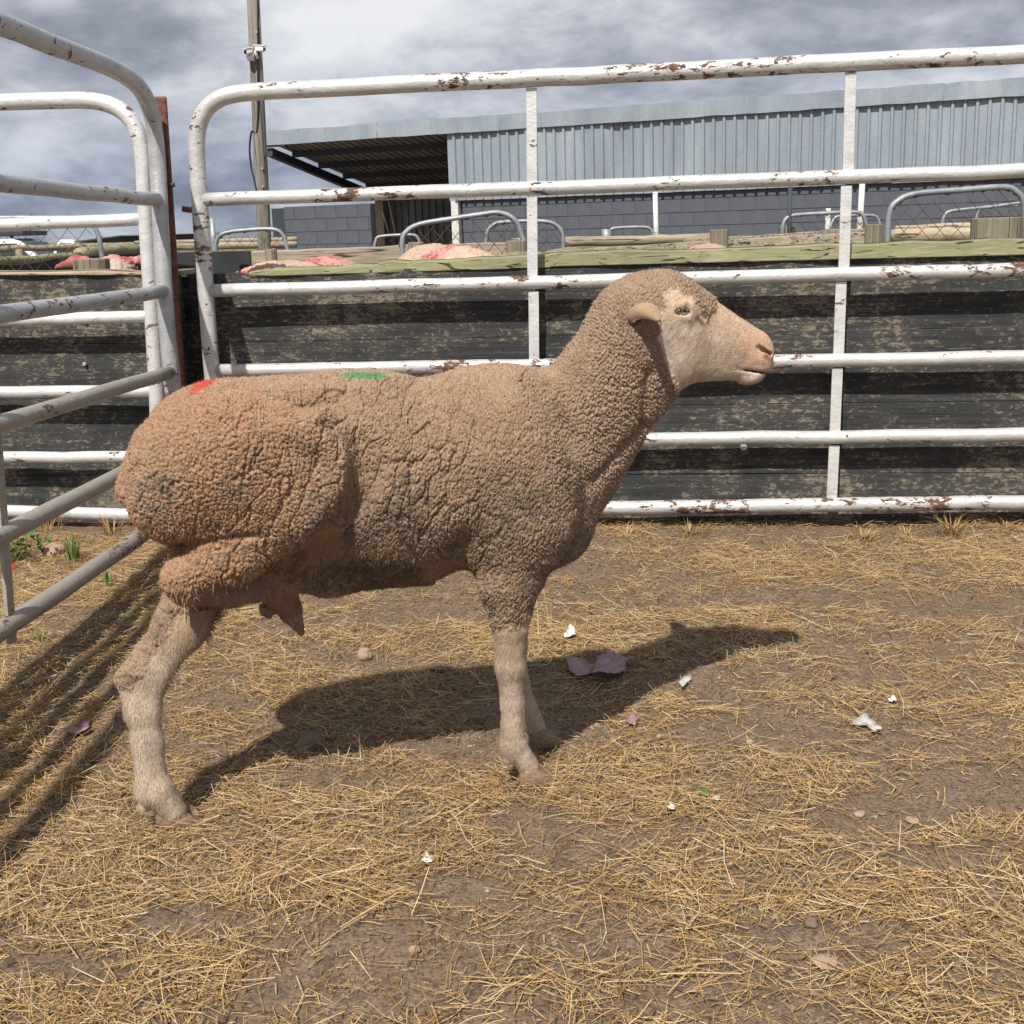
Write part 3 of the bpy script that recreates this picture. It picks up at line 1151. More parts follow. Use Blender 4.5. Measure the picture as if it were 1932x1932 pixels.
def mesh_gate(label, pts, Y, r=0.014, cell=0.075, wire=0.0016, base_v=None, wires=True, slant=0.0):
    """bent pipe hoop filled with diamond wire; pts are picture points of the hoop, Y its distance"""
    def on(u, v):
        return on_plane(u, v, (0, Y, 0), np.array([slant, 1.0, 0.0]))
    P = [on(*p) for p in pts]
    c = sum(P) / len(P)
    gz = float(ground_h(np.array([c[0]]), np.array([c[1]]))[0])
    root = thing('mesh_gate', label, 'gate', (c[0], c[1], gz), 0, 'pipe gates with wire mesh in the back pens')
    first = P[0] * np.array([1, 1, 0]) + (0, 0, gz)
    last = P[-1] * np.array([1, 1, 0]) + (0, 0, gz)
    hoop = [first] + arc_pts(P, 4) + [last]
    MB().tube(hoop, r, 10).build('frame', MT['pipe'], root, True)
    MB().tube([first + (0, 0, 0.08), last + (0, 0, 0.08)], r * 0.9, 8).build('bottom_rail', MT['pipe'], root, True)
    if not wires:
        return root
    # diamond mesh clipped to the hoop, in the plane of the gate
    ex = (last - first)
    wd = np.linalg.norm(ex)
    ex = ex / wd
    prof = [(np.dot(p - first, ex), p[2]) for p in arc_pts(P, 4)]
    xs = np.array([p[0] for p in prof])
    zs = np.array([p[1] for p in prof])
    o_ = np.argsort(xs)

    def top(x):
        return np.interp(x, xs[o_], zs[o_])
    mb = MB()
    zmin = max(gz + 0.1, 0.25)
    hmax = zs.max() - zmin
    for sgn in (1, -1):
        s = -hmax
        while s < wd + hmax:
            seg = []
            k = 0
            z = zmin
            while z < zs.max() + cell:
                x = s + sgn * (z - zmin) * 0.9
                if 0.012 < x < wd - 0.012 and z < top(x) - 0.004:
                    seg.append(first * np.array([1, 1, 0]) + ex * x + np.array([0, 0.004 * sgn * (1 if k % 2 else -1), z]))
                elif seg:
                    if len(seg) > 1: mb.tube(seg, wire, 4, False)
                    seg = []
                z += cell / 2
                k += 1
            if len(seg) > 1: mb.tube(seg, wire, 4, False)
            s += cell
    if mb.v:
        mb.build('wire_mesh', MT['wire'], root)
    # lacing wire wound round the hoop
    for i, p in enumerate(arc_pts(P, 4)[3:-3:3]):
        ring = [p + np.array([math.cos(a), 0, math.sin(a)]) * (r + 0.003) for a in np.linspace(0, 6.28, 9)]
        MB().tube(ring, 0.0028, 5).build('lacing', MT['wire'], root)
    return root


# ---- the shed with its open bay ------------------------------------------------------
SD = np.array([0.911, -0.412, 0.0])         # along the front, to the right
SN = np.array([0.412, 0.911, 0.0])          # into the building
SP = np.array([2.13, 20.9, 0.0])


def sh(u, v, dep=0.0):
    return on_plane(u, v, SP + SN * dep, SN)


def sx(u, v, dep=0.0):
    return float((sh(u, v, dep) - SP) @ SD)


def sp3(s, z, dep=0.0):
    return SP + SD * s + SN * dep + np.array([0, 0, z])


galv = Mat('galvanised_sheet')
_n = galv.noise(galv.coord('Object', (0.6, 0.6, 0.15)), 3.0, 6, 0.62)
_sp = galv.vor(galv.coord('Object'), 42, 'F1', 'Color')
_c = galv.ramp(_n, [(0.30, (0.205, 0.240, 0.280)), (0.55, (0.272, 0.314, 0.360)), (0.75, (0.345, 0.388, 0.430))])
_c = galv.mix(0.10, _c, _sp, 'OVERLAY')
_drip = galv.ramp(galv.noise(galv.coord('Object', (5, 5, 0.5)), 2.0, 4, 0.7), [(0.70, 0.0), (0.76, 0.35)])
galv.base(galv.mix(_drip, _c, (0.62, 0.65, 0.67))).set(rough=0.55, metal=0.12, spec=0.35)
MT['galv'] = galv.m
gd = Mat('old_roof_sheet')
gd.base(gd.ramp(gd.noise(gd.coord('Object'), 2.0, 5, 0.6), [(0.3, (0.15, 0.152, 0.158)), (0.7, (0.28, 0.282, 0.29))])).set(rough=0.6, metal=0.1)
MT['galv_dull'] = gd.m
MT['dark_steel'] = Mat('dark_steel').base((0.045, 0.052, 0.065)).set(rough=0.6).m
bk = Mat('painted_block')
_v = bk.coord('Object')
_c = bk.ramp(bk.noise(_v, 3.5, 6, 0.6), [(0.3, (0.070, 0.078, 0.096)), (0.7, (0.105, 0.115, 0.136))])
_d = bk.ramp(bk.noise(bk.coord('Object', (9, 9, 1.2)), 2.0, 4, 0.7), [(0.70, 0.0), (0.74, 0.8)])
bk.base(bk.mix(_d, _c, (0.34, 0.36, 0.38))).set(rough=0.85)
bk.bump(bk.noise(_v, 60, 4, 0.6), 0.4, 0.006)
MT['block'] = bk.m
MT['mortar'] = Mat('mortar').base((0.11, 0.12, 0.14)).set(rough=0.95).m
MT['white_trim'] = paint_mat('white_trim', (0.62, 0.62, 0.60), 0.74, 6)

SHED = thing('shed', 'long shed with pale corrugated upper wall and dark block base behind the pens', 'shed', SP + np.array([0, 0, -0.55]))
s_l, s_r = sx(845, 300), sx(1932, 260) + 3.0
s_can = sx(503, 250)
z_top_l, z_top_r = sh(845, 245)[2], sh(1932, 182)[2]
ZT = 0.5 * (z_top_l + z_top_r)
ZB = 0.5 * (sh(947, 377)[2] + sh(1408, 355)[2])


def ribbed(s0, s1, z0, z1, dep, pitch=0.1715, rise=0.036, mat='galv', name='cladding_sheet', flip=1):
    """one sheet with trapezoid ribs"""
    prof = []
    s = s0
    while s < s1 - 1e-6:
        for ds, h in ((0.0, 0.0), (pitch * 0.62, 0.0), (pitch * 0.70, 1.0), (pitch * 0.92, 1.0), (pitch, 0.0)):
            if s + ds <= s1 + 1e-6:
                prof.append((s + ds, h * rise))
        s += pitch
    V = []
    for (q, h) in prof:
        V += [sp3(q, z0, dep - h * flip), sp3(q, z1, dep - h * flip)]
    F = [(2 * i, 2 * i + 2, 2 * i + 3, 2 * i + 1) for i in range(len(prof) - 1)]
    o = MB().add(V, F).build(name, MT[mat], SHED)
    md = o.modifiers.new('t', 'SOLIDIFY')
    md.thickness = 0.002
    return o


W_ = 0.1715 * 4
s = s_l
i = 0
while s < s_r:
    ribbed(s, s + W_, ZB + rng.normal(0, 0.004), ZT, 0.0 - 0.002 * (i % 2))
    s += W_
    i += 1
# flashing along the roof edge, in lengths, dented
k = 0
s = s_can
while s < s_r:
    e = min(s + 2.4, s_r)
    n = 10
    V = []
    for j in range(n):
        q = s + (e - s) * j / (n - 1)
        dn = rng.normal(0, 0.012)
        V += [sp3(q, ZT - 0.03 + rng.normal(0, 0.004), -0.075 + dn), sp3(q, ZT + 0.22 + rng.normal(0, 0.006), -0.075 + dn * 0.6 + 0.004 * (k % 2)), sp3(q, ZT + 0.225, 0.10)]
    F = []
    for j in range(n - 1):
        F += [(3 * j, 3 * j + 3, 3 * j + 4, 3 * j + 1), (3 * j + 1, 3 * j + 4, 3 * j + 5, 3 * j + 2)]
    o = MB().add(V, F).build('flashing', MT['galv'], SHED)
    md = o.modifiers.new('t', 'SOLIDIFY')
    md.thickness = 0.003
    s = e
    k += 1


# block walls: every block a piece of its own
def block_wall(s0, s1, z0, z1, dep, bw=0.40, bh=0.215):
    w = MB().hexa([sp3(s0, z0, dep + 0.012), sp3(s1, z0, dep + 0.012), sp3(s1, z0, dep + 0.19), sp3(s0, z0, dep + 0.19),
                   sp3(s0, z1, dep + 0.012), sp3(s1, z1, dep + 0.012), sp3(s1, z1, dep + 0.19), sp3(s0, z1, dep + 0.19)]).build('block_wall', MT['mortar'], SHED)
    me = None
    z = z1 - bh
    row = 0
    g = 0.010
    while z > z0 - bh * 0.5:
        s = s0 + (0 if row % 2 else -bw / 2)
        while s < s1 - 0.02:
            a, b = max(s, s0), min(s + bw, s1)
            full = (b - a) > bw - 1e-3
            if b - a > 0.04:
                if full and me is not None:
                    o = bpy.data.objects.new('block', me)
                    COL.objects.link(o)
                    o.parent = w
                else:
                    L_ = b - a - g
                    mb = MB()
                    mb.add([tuple(SD * x + SN * y + np.array([0, 0, zz])) for zz in (0, bh - g) for (x, y) in ((0, 0), (L_, 0), (L_, 0.05), (0, 0.05))],
                           [(0, 3, 2, 1), (4, 5, 6, 7), (0, 1, 5, 4), (1, 2, 6, 5), (2, 3, 7, 6), (3, 0, 4, 7)])
                    o = mb.build('block', MT['block'], None)
                    o.parent = w
                    if full:
                        me = o.data
                o.location = [float(c) for c in (sp3(a + g / 2, z + g / 2, dep + rng.normal(0, 0.0025)) - np.array(w.parent.location))]
            s += bw
        z -= bh
        row += 1
    return w


block_wall(s_l + 0.22, s_r, 0.0, ZB + 0.10, 0.05)
s_w0, s_w1 = sx(536, 430), sx(699, 430)
z_w = sh(620, 387)[2]
block_wall(s_w0, s_w1, -0.2, z_w, 0.02, 0.46, 0.235)
# dark end pier and white door jamb
MB().hexa([sp3(s, z, d) for z in (-0.5, z_w - 0.02) for (s, d) in ((s_w0 - 0.30, 0.06), (s_w0 - 0.01, 0.06), (s_w0 - 0.01, 0.3), (s_w0 - 0.30, 0.3))]).build('pier', MT['dark_steel'], SHED)
MB().hexa([sp3(s, z, d) for z in (-0.5, ZB + 0.02) for (s, d) in ((s_l + 0.02, 0.0), (s_l + 0.16, 0.0), (s_l + 0.16, 0.15), (s_l + 0.02, 0.15))]).build('door_jamb', MT['white_trim'], SHED, False, 0.006)
s_p = sx(713, 400, 3.9)
MB().hexa([sp3(s, z, d) for z in (-0.5, 2.05) for (s, d) in ((s_p - 0.07, 3.9), (s_p + 0.13, 3.9), (s_p + 0.13, 4.1), (s_p - 0.07, 4.1))]).build('timber_upright', MT['wood_pale'], SHED)
# the open bay: roof sheets, purlins, side rafter, back wall
DEP = 4.3
drop = 0.86


def roofz(d):
    return ZT - 0.02 - drop * d / DEP


s = s_can + 0.02
while s < s_r:
    prof = []
    w = 0.1715 * 4
    q = s
    while q < s + w - 1e-6:
        for ds, h in ((0.0, 0.0), (0.106, 0.0), (0.12, 1.0), (0.158, 1.0), (0.1715, 0.0)):
            prof.append((q + ds, h * 0.036))
        q += 0.1715
    V = []
    for (q, h) in prof:
        V += [sp3(q, roofz(0.0) + 0.06 + h, -0.02), sp3(q, roofz(DEP + 2.5) + 0.06 + h, DEP + 2.5)]
    F = [(2 * i, 2 * i + 1, 2 * i + 3, 2 * i + 2) for i in range(len(prof) - 1)]
    o = MB().add(V, F).build('roof_sheet', MT['galv_dull'], SHED)
    md = o.modifiers.new('t', 'SOLIDIFY')
    md.thickness = 0.002
    s += w
for d in (0.75, 1.65, 2.55, 3.45, 4.2):
    MB().bar(sp3(s_can + 0.05, roofz(d) + 0.01, d), sp3(s_l + 0.3, roofz(d) + 0.01, d), 0.06, 0.11, SN).build('purlin', MT['dark_steel'], SHED)
MB().bar(sp3(s_can + 0.05, roofz(0) - 0.13, -0.02), sp3(s_can + 0.05, roofz(DEP) - 0.13, DEP), 0.12, 0.15, SD).build('rafter', MT['dark_steel'], SHED)
MB().bar(sp3(s_can, ZT + 0.06, -0.02), sp3(s_can + 0.42, ZT + 0.06, -0.02), 0.1, 0.24, SN).build('beam_end', MT['dark_steel'], SHED)
s_b = sx(720, 400, DEP)
ribbed(s_b, s_b + 0.1715 * 26, -0.5, roofz(DEP) - 0.02, DEP, 0.1715, 0.036, 'galv_dull', 'bay_back_wall')
MB().hexa([sp3(s_l + 0.02, -0.4, 0.2), sp3(s_l + 0.10, -0.4, 0.2), sp3(s_l + 0.10, -0.4, DEP), sp3(s_l + 0.02, -0.4, DEP),
           sp3(s_l + 0.02, ZT - 0.05, 0.2), sp3(s_l + 0.10, ZT - 0.05, 0.2), sp3(s_l + 0.10, roofz(DEP), DEP), sp3(s_l + 0.02, roofz(DEP), DEP)]).build('bay_side_wall', MT['dark_steel'], SHED)
for (u0, v0, u1, v1) in ((733, 378, 748, 448), (722, 400, 734, 440)):
    MB().tube([sh(u0, v0, 3.5), sh(u1, v1, 3.5)], 0.018, 8).build('leaning_pipe', MT['white_trim'], SHED, True)

# ---- pole with cameras -----------------------------------------------------------------
PY = 12.0
pb, pt = at(500, 480, PY), at(476, -40, PY)
pole = thing('utility_pole', 'tall weathered round timber pole left of the shed', 'pole', (pb[0], PY, float(ground_h(np.array([pb[0]]), np.array([PY]))[0])))
q0 = pb + (pb - pt) * 0.35
pr = 12.0 / FPX * PY
MB().tube([q0, pb, (pb + pt) / 2, pt], [pr * 1.15, pr * 1.08, pr, pr * 0.94], 18, True, 0.02).build('shaft', MT['pole_wood'], pole, True)
MT['black_cable'] = Mat('black_cable').base((0.02, 0.02, 0.022)).set(rough=0.5).m
ring = at(486, 245, PY - 0.1)
cb = MB()
cb.tube(arc_pts([at(487, -20, PY - pr), at(487, 100, PY - pr), at(486, 240, PY - pr), at(475, 248, PY - 0.02), at(471, 280, PY), at(474, 315, PY), at(481, 345, PY - pr * 0.6), at(489, 380, PY - pr)], 5), 0.009, 8)
cb.build('cable', MT['black_cable'], pole, True)
for v in (61, 318, 352):
    p = at(482 + v * 0.04, v, PY - pr * 1.02)
    MB().tube([p, p + (0, -0.02, 0)], 0.009, 8).build('bolt', MT['bolt'], pole)
MT['white_plastic'] = Mat('white_plastic').base((0.80, 0.80, 0.78)).set(rough=0.4).m
MT['lens_black'] = Mat('lens_black').base((0.01, 0.01, 0.012)).set(rough=0.1).m


def cctv(label, c, d, ln):
    root = thing('security_camera', label, 'camera', c, 0, 'security cameras on the pole')
    d = np.asarray(d, float) / np.linalg.norm(d)
    MB().bar(c, c + d * ln, 0.042, 0.046).build('housing', MT['white_plastic'], root, False, 0.012)
    MB().bar(c + (0, 0, 0.030) - d * 0.01, c + d * (ln + 0.02) + (0, 0, 0.030), 0.052, 0.008).build('hood', MT['white_plastic'], root, False, 0.003)
    MB().tube([c + d * ln, c + d * (ln + 0.006)], 0.016, 14).build('lens', MT['lens_black'], root)
    MB().tube([c + (0, 0, -0.02), c + (0, 0.05, -0.07), c + (0, 0.10, -0.08)], 0.014, 8).build('bracket', MT['white_plastic'], root, True)


cctv('white security camera on the pole pointing right', at(482, 92, PY - pr - 0.06), (1, -0.35, -0.12), 0.09)
cctv('white security camera on the pole pointing left', at(475, 96, PY - pr - 0.06), (-0.65, -0.6, -0.2), 0.07)
jb = at(471, 107, PY - pr - 0.03)
tag(MB().box(jb - np.array([0.03, 0.025, 0.035]), jb + np.array([0.03, 0.025, 0.035])).build('junction_box', MT['white_plastic'], None, False, 0.008, origin=jb), 'small white junction box under the pole cameras', 'box')

# ---- timber of the back pens ------------------------------------------------------------
def pen_plank(label, u0, vt0, u1, vt1, Y0, Y1, h, mat='wood_grey', th=0.05, n=14):
    a, b = at(u0, vt0, Y0), at(u1, vt1, Y1)
    return plank('pen_plank', label, a - (0, 0, h), b - (0, 0, h), h, h, th, MT[mat], n, 'plank', 'timber planks of the back pens', 0.003)


pen_plank('wide weathered plank behind the pink-marked back left of centre', 474, 475, 1000, 455, 6.3, 6.3, 0.16)
pen_plank('long weathered plank above the green capping right of centre', 1030, 474, 1660, 437, 7.2, 6.4, 0.16)
pen_plank('weathered plank ending at the post in front of the mesh gate at right', 1290, 452, 1660, 429, 8.6, 7.4, 0.14)
pen_plank('low grey plank far behind the round rail', 1070, 463, 1380, 452, 9.6, 9.6, 0.10)
log_rail('split grey rail lying left of the short post', at(1062, 457, 9.0), at(1345, 449, 9.0), 0.036)
log_rail('reddish round rail behind the large mesh gate at right', at(1682, 447, 7.0), at(1870, 440, 7.0), 0.040, 'wood_pale')
log_rail('second round rail high behind the large mesh gate', at(1690, 434, 9.5), at(1932, 424, 9.5), 0.034, 'wood_pale')
stump('leaning rough post beside the black panel', 497, 520, 470, 6.1, seed=1)
stump('timber post inside the left foot of the arched mesh gate', 768, 799, 457, 5.9, seed=2)
stump('cracked timber post behind the middle upright', 953, 995, 454, 5.9, seed=3)
stump('short square-looking timber post above the raddled sheep at right', 1342, 1378, 433, 6.3, seed=4)
stump('timber post beside the left foot of the large mesh gate', 1637, 1672, 423, 6.2, seed=5)
stump('thick timber post at the right edge', 1853, 1945, 410, 5.6, seed=6)
stump('timber post in front of the white-faced sheep at left', 125, 195, 489, 4.72, seed=7)
stump('small timber post behind the plank at right of the blue pipe', 1472, 1506, 427, 9.2, seed=8)
stump('small far timber post between two mesh gates', 1560, 1587, 432, 9.4, seed=9)
stump('pale timber post under the shed opening', 966, 992, 449, 8.5, 'wood_pale', seed=10)
stump('tiny far timber post behind the large mesh gate', 1788, 1812, 424, 9.0, seed=11)

# ---- mesh gates -------------------------------------------------------------------------
mesh_gate('arched pipe and wire gate standing above the pink-marked sheep', ((760, 496), (759, 455), (767, 437), (792, 423), (850, 413), (907, 404.5), (944, 401.5), (973, 417), (988, 455)), 6.1, 0.0123, 0.075)
mesh_gate('pipe and wire gate half hidden behind the middle upright', ((915, 483), (919, 440), (930, 425), (950, 419), (1014, 417), (1045, 422), (1061, 440), (1063, 471)), 6.9, 0.011, 0.075)
mesh_gate('large pipe and wire gate at far right', ((1674, 459), (1678, 405), (1690, 382), (1726, 366), (1810, 359), (1893, 353), (1918, 362), (1931, 382), (1936, 440)), 5.9, 0.0145, 0.085)
mesh_gate('low pipe and wire gate seen through the large right gate', ((1778, 420), (1782, 408), (1796, 398), (1870, 390), (1940, 381), (1990, 378), (2000, 420)), 10.5, 0.014, 0.09)
mesh_gate('lowest pipe and wire gate seen through the large right gate', ((1841, 421), (1845, 402), (1860, 391), (1930, 387), (2010, 384), (2020, 420)), 12.0, 0.014, 0.09)
mesh_gate('pipe and wire gate behind the right upright', ((1477, 427), (1482, 414), (1499, 406), (1560, 402), (1612, 400), (1628, 407), (1636, 428)), 9.0, 0.013, 0.09)
mesh_gate('small far pipe gate just right of the right upright', ((1566, 430), (1572, 416), (1584, 408), (1640, 406), (1655, 411), (1660, 424)), 11.0, 0.013, 0.09)
mesh_gate('small far pipe and wire gate left of the pale jamb', ((1146, 443), (1151, 435), (1163, 430), (1215, 428.5), (1228, 433), (1232, 442)), 11.0, 0.013, 0.09)
mesh_gate('pipe and wire gate at the foot of the tall pole', ((407, 474), (409, 453), (424, 440), (461, 434.5), (514, 432.5), (534, 444), (543, 474)), 7.6, 0.0125, 0.075)
mesh_gate('small far pipe gate in front of the open bay', ((706, 467), (709, 455), (718, 446), (775, 443), (788, 449), (792, 460)), 11.0, 0.013, 0.09)
mesh_gate('wide wire gate at the far left in front of the white vehicle', ((-160, 480), (-160, 425), (-120, 415), (60, 411), (160, 415), (184, 440), (192, 480)), 6.8, 0.014, 0.10)
for lab, u0, v0, u1, v1, Y, r, mt in (('pale timber jamb standing against the block wall', 1236, 362, 1238, 443, 13.0, 0.026, 'white_trim'), ('thin blue-grey pipe post before the block wall', 1491, 352, 1489, 441, 9.0, 0.016, 'dark_steel'),
                                      ('white post beside the right upright', 1627, 345, 1622, 430, 12.0, 0.028, 'white_trim'), ('short pale post between the far mesh gates', 1563, 393, 1561, 434, 11.0, 0.022, 'white_trim'),
                                      ('short standpipe by the block wall', 1144, 432, 1144, 450, 10.5, 0.04, 'pipe'), ('thin grey pipe between gate and pole', 400, 412, 404, 470, 8.5, 0.018, 'pipe')):
    A, B = at(u0, v0, Y), at(u1, v1, Y)
    A2 = B + (B - A) / np.linalg.norm(B - A) * 0.0
    B2 = np.array([B[0], B[1], float(ground_h(np.array([B[0]]), np.array([Y]))[0]) - 0.03])
    o = MB().tube([B2, B, A], r, 12).build('pipe_post', MT[mt], None, True, 0.0, origin=(B2[0], B2[1], B2[2]))
    tag(o, lab, 'post')

# ---- dark rubber panels and the far left pens ----------------------------------------------
rb = Mat('black_rubber')
rb.base(rb.ramp(rb.noise(rb.coord('Object'), 5, 6, 0.65), [(0.3, (0.018, 0.019, 0.022)), (0.7, (0.045, 0.046, 0.05))])).set(rough=0.7)
MT['rubber'] = rb.m
a_, b_ = at(0, 512, 5.2), at(0, 512, 5.2)


def panel(label, u0, v0, u1, v1, Y0, Y1, h):
    a, b = at(u0, v0, Y0), at(u1, v1, Y1)
    root = thing('rubber_panel', label, 'panel', ((a + b) / 2) * np.array([1, 1, 0]))
    d = (b - a) / np.linalg.norm(b - a)
    n = np.array([d[1], -d[0], 0.0])
    MB().slab(a - (0, 0, h), b - (0, 0, h), np.array([0, 0, h]), -n, 0.02).build('sheet', MT['rubber'], root, False, 0.003)
    for t in (0.15, 0.5, 0.85):
        p = a + (b - a) * t - np.array([0, 0, h * 0.12]) + n * 0.001
        MB().tube([p, p + n * 0.008], 0.013, 10).build('bolt', MT['bolt'], root)


panel('black rubber panel between the red post and the leaning post', 322, 476, 470, 473, 5.0, 4.95, 0.75)
panel('black rubber panel behind the raddled head at left', -120, 503, 300, 474, 6.3, 9.0, 0.8)
log_rail('mossy log along the top of the black panel at left', at(-120, 501, 6.28), at(150, 484, 7.9), 0.028, 'cap_green')
log_rail('thick mossy log end over the black panel at left', at(150, 480, 7.9), at(256, 473, 8.9), 0.045, 'cap_green')
log_rail('pale far rail just right of the side gate', at(255, 459, 14), at(560, 451, 14), 0.028, 'wood_grey')
log_rail('second pale far rail below it', at(255, 468, 12), at(560, 461, 12), 0.034, 'wood_grey')
log_rail('pale far rail in front of the white vehicle', at(-60, 472, 12), at(262, 462, 13.5), 0.032, 'wood_grey')
stump('far square timber post by the thick log', 206, 226, 464, 13, 'wood_pale', seed=12)
stump('slanting far post at the far left', 26, 40, 470, 11, 'wood_pale', seed=13)

# ---- distant low roof -------------------------------------------------------------------
FS = thing('far_shed', 'distant low dark-fronted shed with thin pale roof edge', 'shed', at(250, 462, 70.0) * np.array([1, 1, 0]) + (0, 0, -0.55))
pa, pb_, pc = at(143, 456.5, 66), at(232, 445, 70), at(372, 441, 72)
up = np.array([0, 0, 1.0])
for A, B in ((pa, pb_), (pb_, pc)):
    MB().slab(A, B, np.array([0, 0, 0.05]), np.array([0, 1.0, 0]), 9.0).build('roof', MT['galv'], FS)
z0 = -0.55
MB().add([pa + (0, 0.5, -0.02), pb_ + (0, 0.5, -0.02), pc + (0, 0.5, -0.02), pc * np.array([1, 1, 0]) + (0, 0.5, pb_[2] - 0.42), pb_ * np.array([1, 1, 0]) + (0, 0.5, pb_[2] - 0.38), pa + (0, 0.5, -0.05)],
         [(5, 4, 1, 0), (4, 3, 2, 1)]).build('fascia', MT['dark_steel'], FS)
for t in (0.2, 0.45, 0.7, 0.95):
    p = pb_ * (1 - t) + pc * t
    MB().box((p[0] - 0.08, p[1] + 0.6, -0.6), (p[0] + 0.08, p[1] + 0.8, pb_[2] - 0.3)).build('column', MT['white_trim'], FS)

# ---- white pickup at far left -------------------------------------------------------------
carw = Mat('car_white').base((0.78, 0.79, 0.80)).set(rough=0.25, coat=0.6).m
carg = Mat('car_glass').base((0.05, 0.06, 0.07)).set(rough=0.08, spec=0.6).m
MT['tyre'] = Mat('tyre').base((0.02, 0.02, 0.02)).set(rough=0.9).m
MT['rim'] = Mat('rim').base((0.45, 0.46, 0.47)).set(rough=0.35, metal=0.8).m


def pickup():
    Y = 27.0
    c = at(40, 470, Y)
    gz = float(ground_h(np.array([c[0]]), np.array([Y]))[0])
    root = thing('pickup_truck', 'white pickup with roof rack, one door open, behind the wire mesh at left', 'vehicle', (c[0], Y, gz))
    x0, k = c[0], 1.0
    zr = at(60, 449.5, Y)[2]                     # roof height
    H = zr - gz

    def prism(name, prof, y0, y1, mat, bevel=0.02, inset=0.0):
        V = [(x0 + x, y0, gz + z) for x, z in prof] + [(x0 + x, y1, gz + z) for x, z in prof]
        n = len(prof)
        F = [tuple(range(n - 1, -1, -1)), tuple(range(n, 2 * n))] + [(i, (i + 1) % n, n + (i + 1) % n, n + i) for i in range(n)]
        return MB().add(V, F).build(name, mat, root, False, bevel)
    b = H * 0.56
    prism('body', [(-3.1, 0.38), (2.25, 0.38), (2.3, b * 0.82), (2.1, b * 0.95), (1.05, b), (-3.1, b * 0.98)], Y - 0.85, Y + 0.85, carw, 0.05)
    prism('cab', [(-1.15, b - 0.02), (1.02, b - 0.02), (0.28, H - 0.06), (0.10, H), (-0.75, H), (-0.98, H - 0.05)], Y - 0.74, Y + 0.74, carw, 0.04)
    for (p) in ([(-0.92, b + 0.05), (-0.25, b + 0.05), (-0.25, H - 0.10), (-0.80, H - 0.10)], [(-0.17, b + 0.05), (0.78, b + 0.05), (0.20, H - 0.10), (-0.17, H - 0.10)]):
        prism('side_window', p, Y - 0.752, Y - 0.735, carg, 0.0)
    V = [(x0 + 0.985, Y + s * 0.66, gz + b + 0.04) for s in (-1, 1)] + [(x0 + 0.35, Y + s * 0.60, gz + H - 0.08) for s in (1, -1)]
    o = MB().add(V, [(0, 1, 2, 3)]).build('windscreen', carg, root)
    o.modifiers.new('t', 'SOLIDIFY').thickness = 0.02
    # open door standing out beyond the bonnet
    dr = prism('door', [(0.95, 0.5), (1.75, 0.5), (1.75, b), (1.62, H - 0.06), (1.30, H - 0.05), (0.98, b + 0.1)], Y - 1.35, Y - 1.28, carw, 0.02)
    V = [(x0 + x, Y - 1.36, gz + z) for x, z in ((1.06, b + 0.05), (1.66, b + 0.03), (1.56, H - 0.13), (1.32, H - 0.12))]
    o = MB().add(V, [(0, 1, 2, 3)]).build('pane', carg, dr)
    o.modifiers.new('t', 'SOLIDIFY').thickness = 0.01
    # roof rack
    mb = MB()
    mb.box((x0 - 1.05, Y - 0.7, gz + H + 0.06), (x0 + 0.35, Y + 0.7, gz + H + 0.16))
    mb.build('roof_rack', MT['dark_steel'], root, False, 0.02)
    for xx in (-0.8, 0.05):
        MB().box((x0 + xx, Y - 0.66, gz + H - 0.02), (x0 + xx + 0.05, Y - 0.60, gz + H + 0.06)).build('rack_foot', MT['dark_steel'], root)
    for xx in (-2.3, 1.45):
        for s in (-1, 1):
            cc = np.array([x0 + xx, Y + s * 0.78, gz + 0.36])
            w = MB().tube([cc - (0, 0.11, 0), cc + (0, 0.11, 0)], 0.36, 24).build('wheel', MT['tyre'], root, False, 0.03)
            MB().tube([cc + (0, s * 0.112, 0), cc + (0, s * 0.118, 0)], 0.21, 20).build('rim', MT['rim'], w)


pickup()

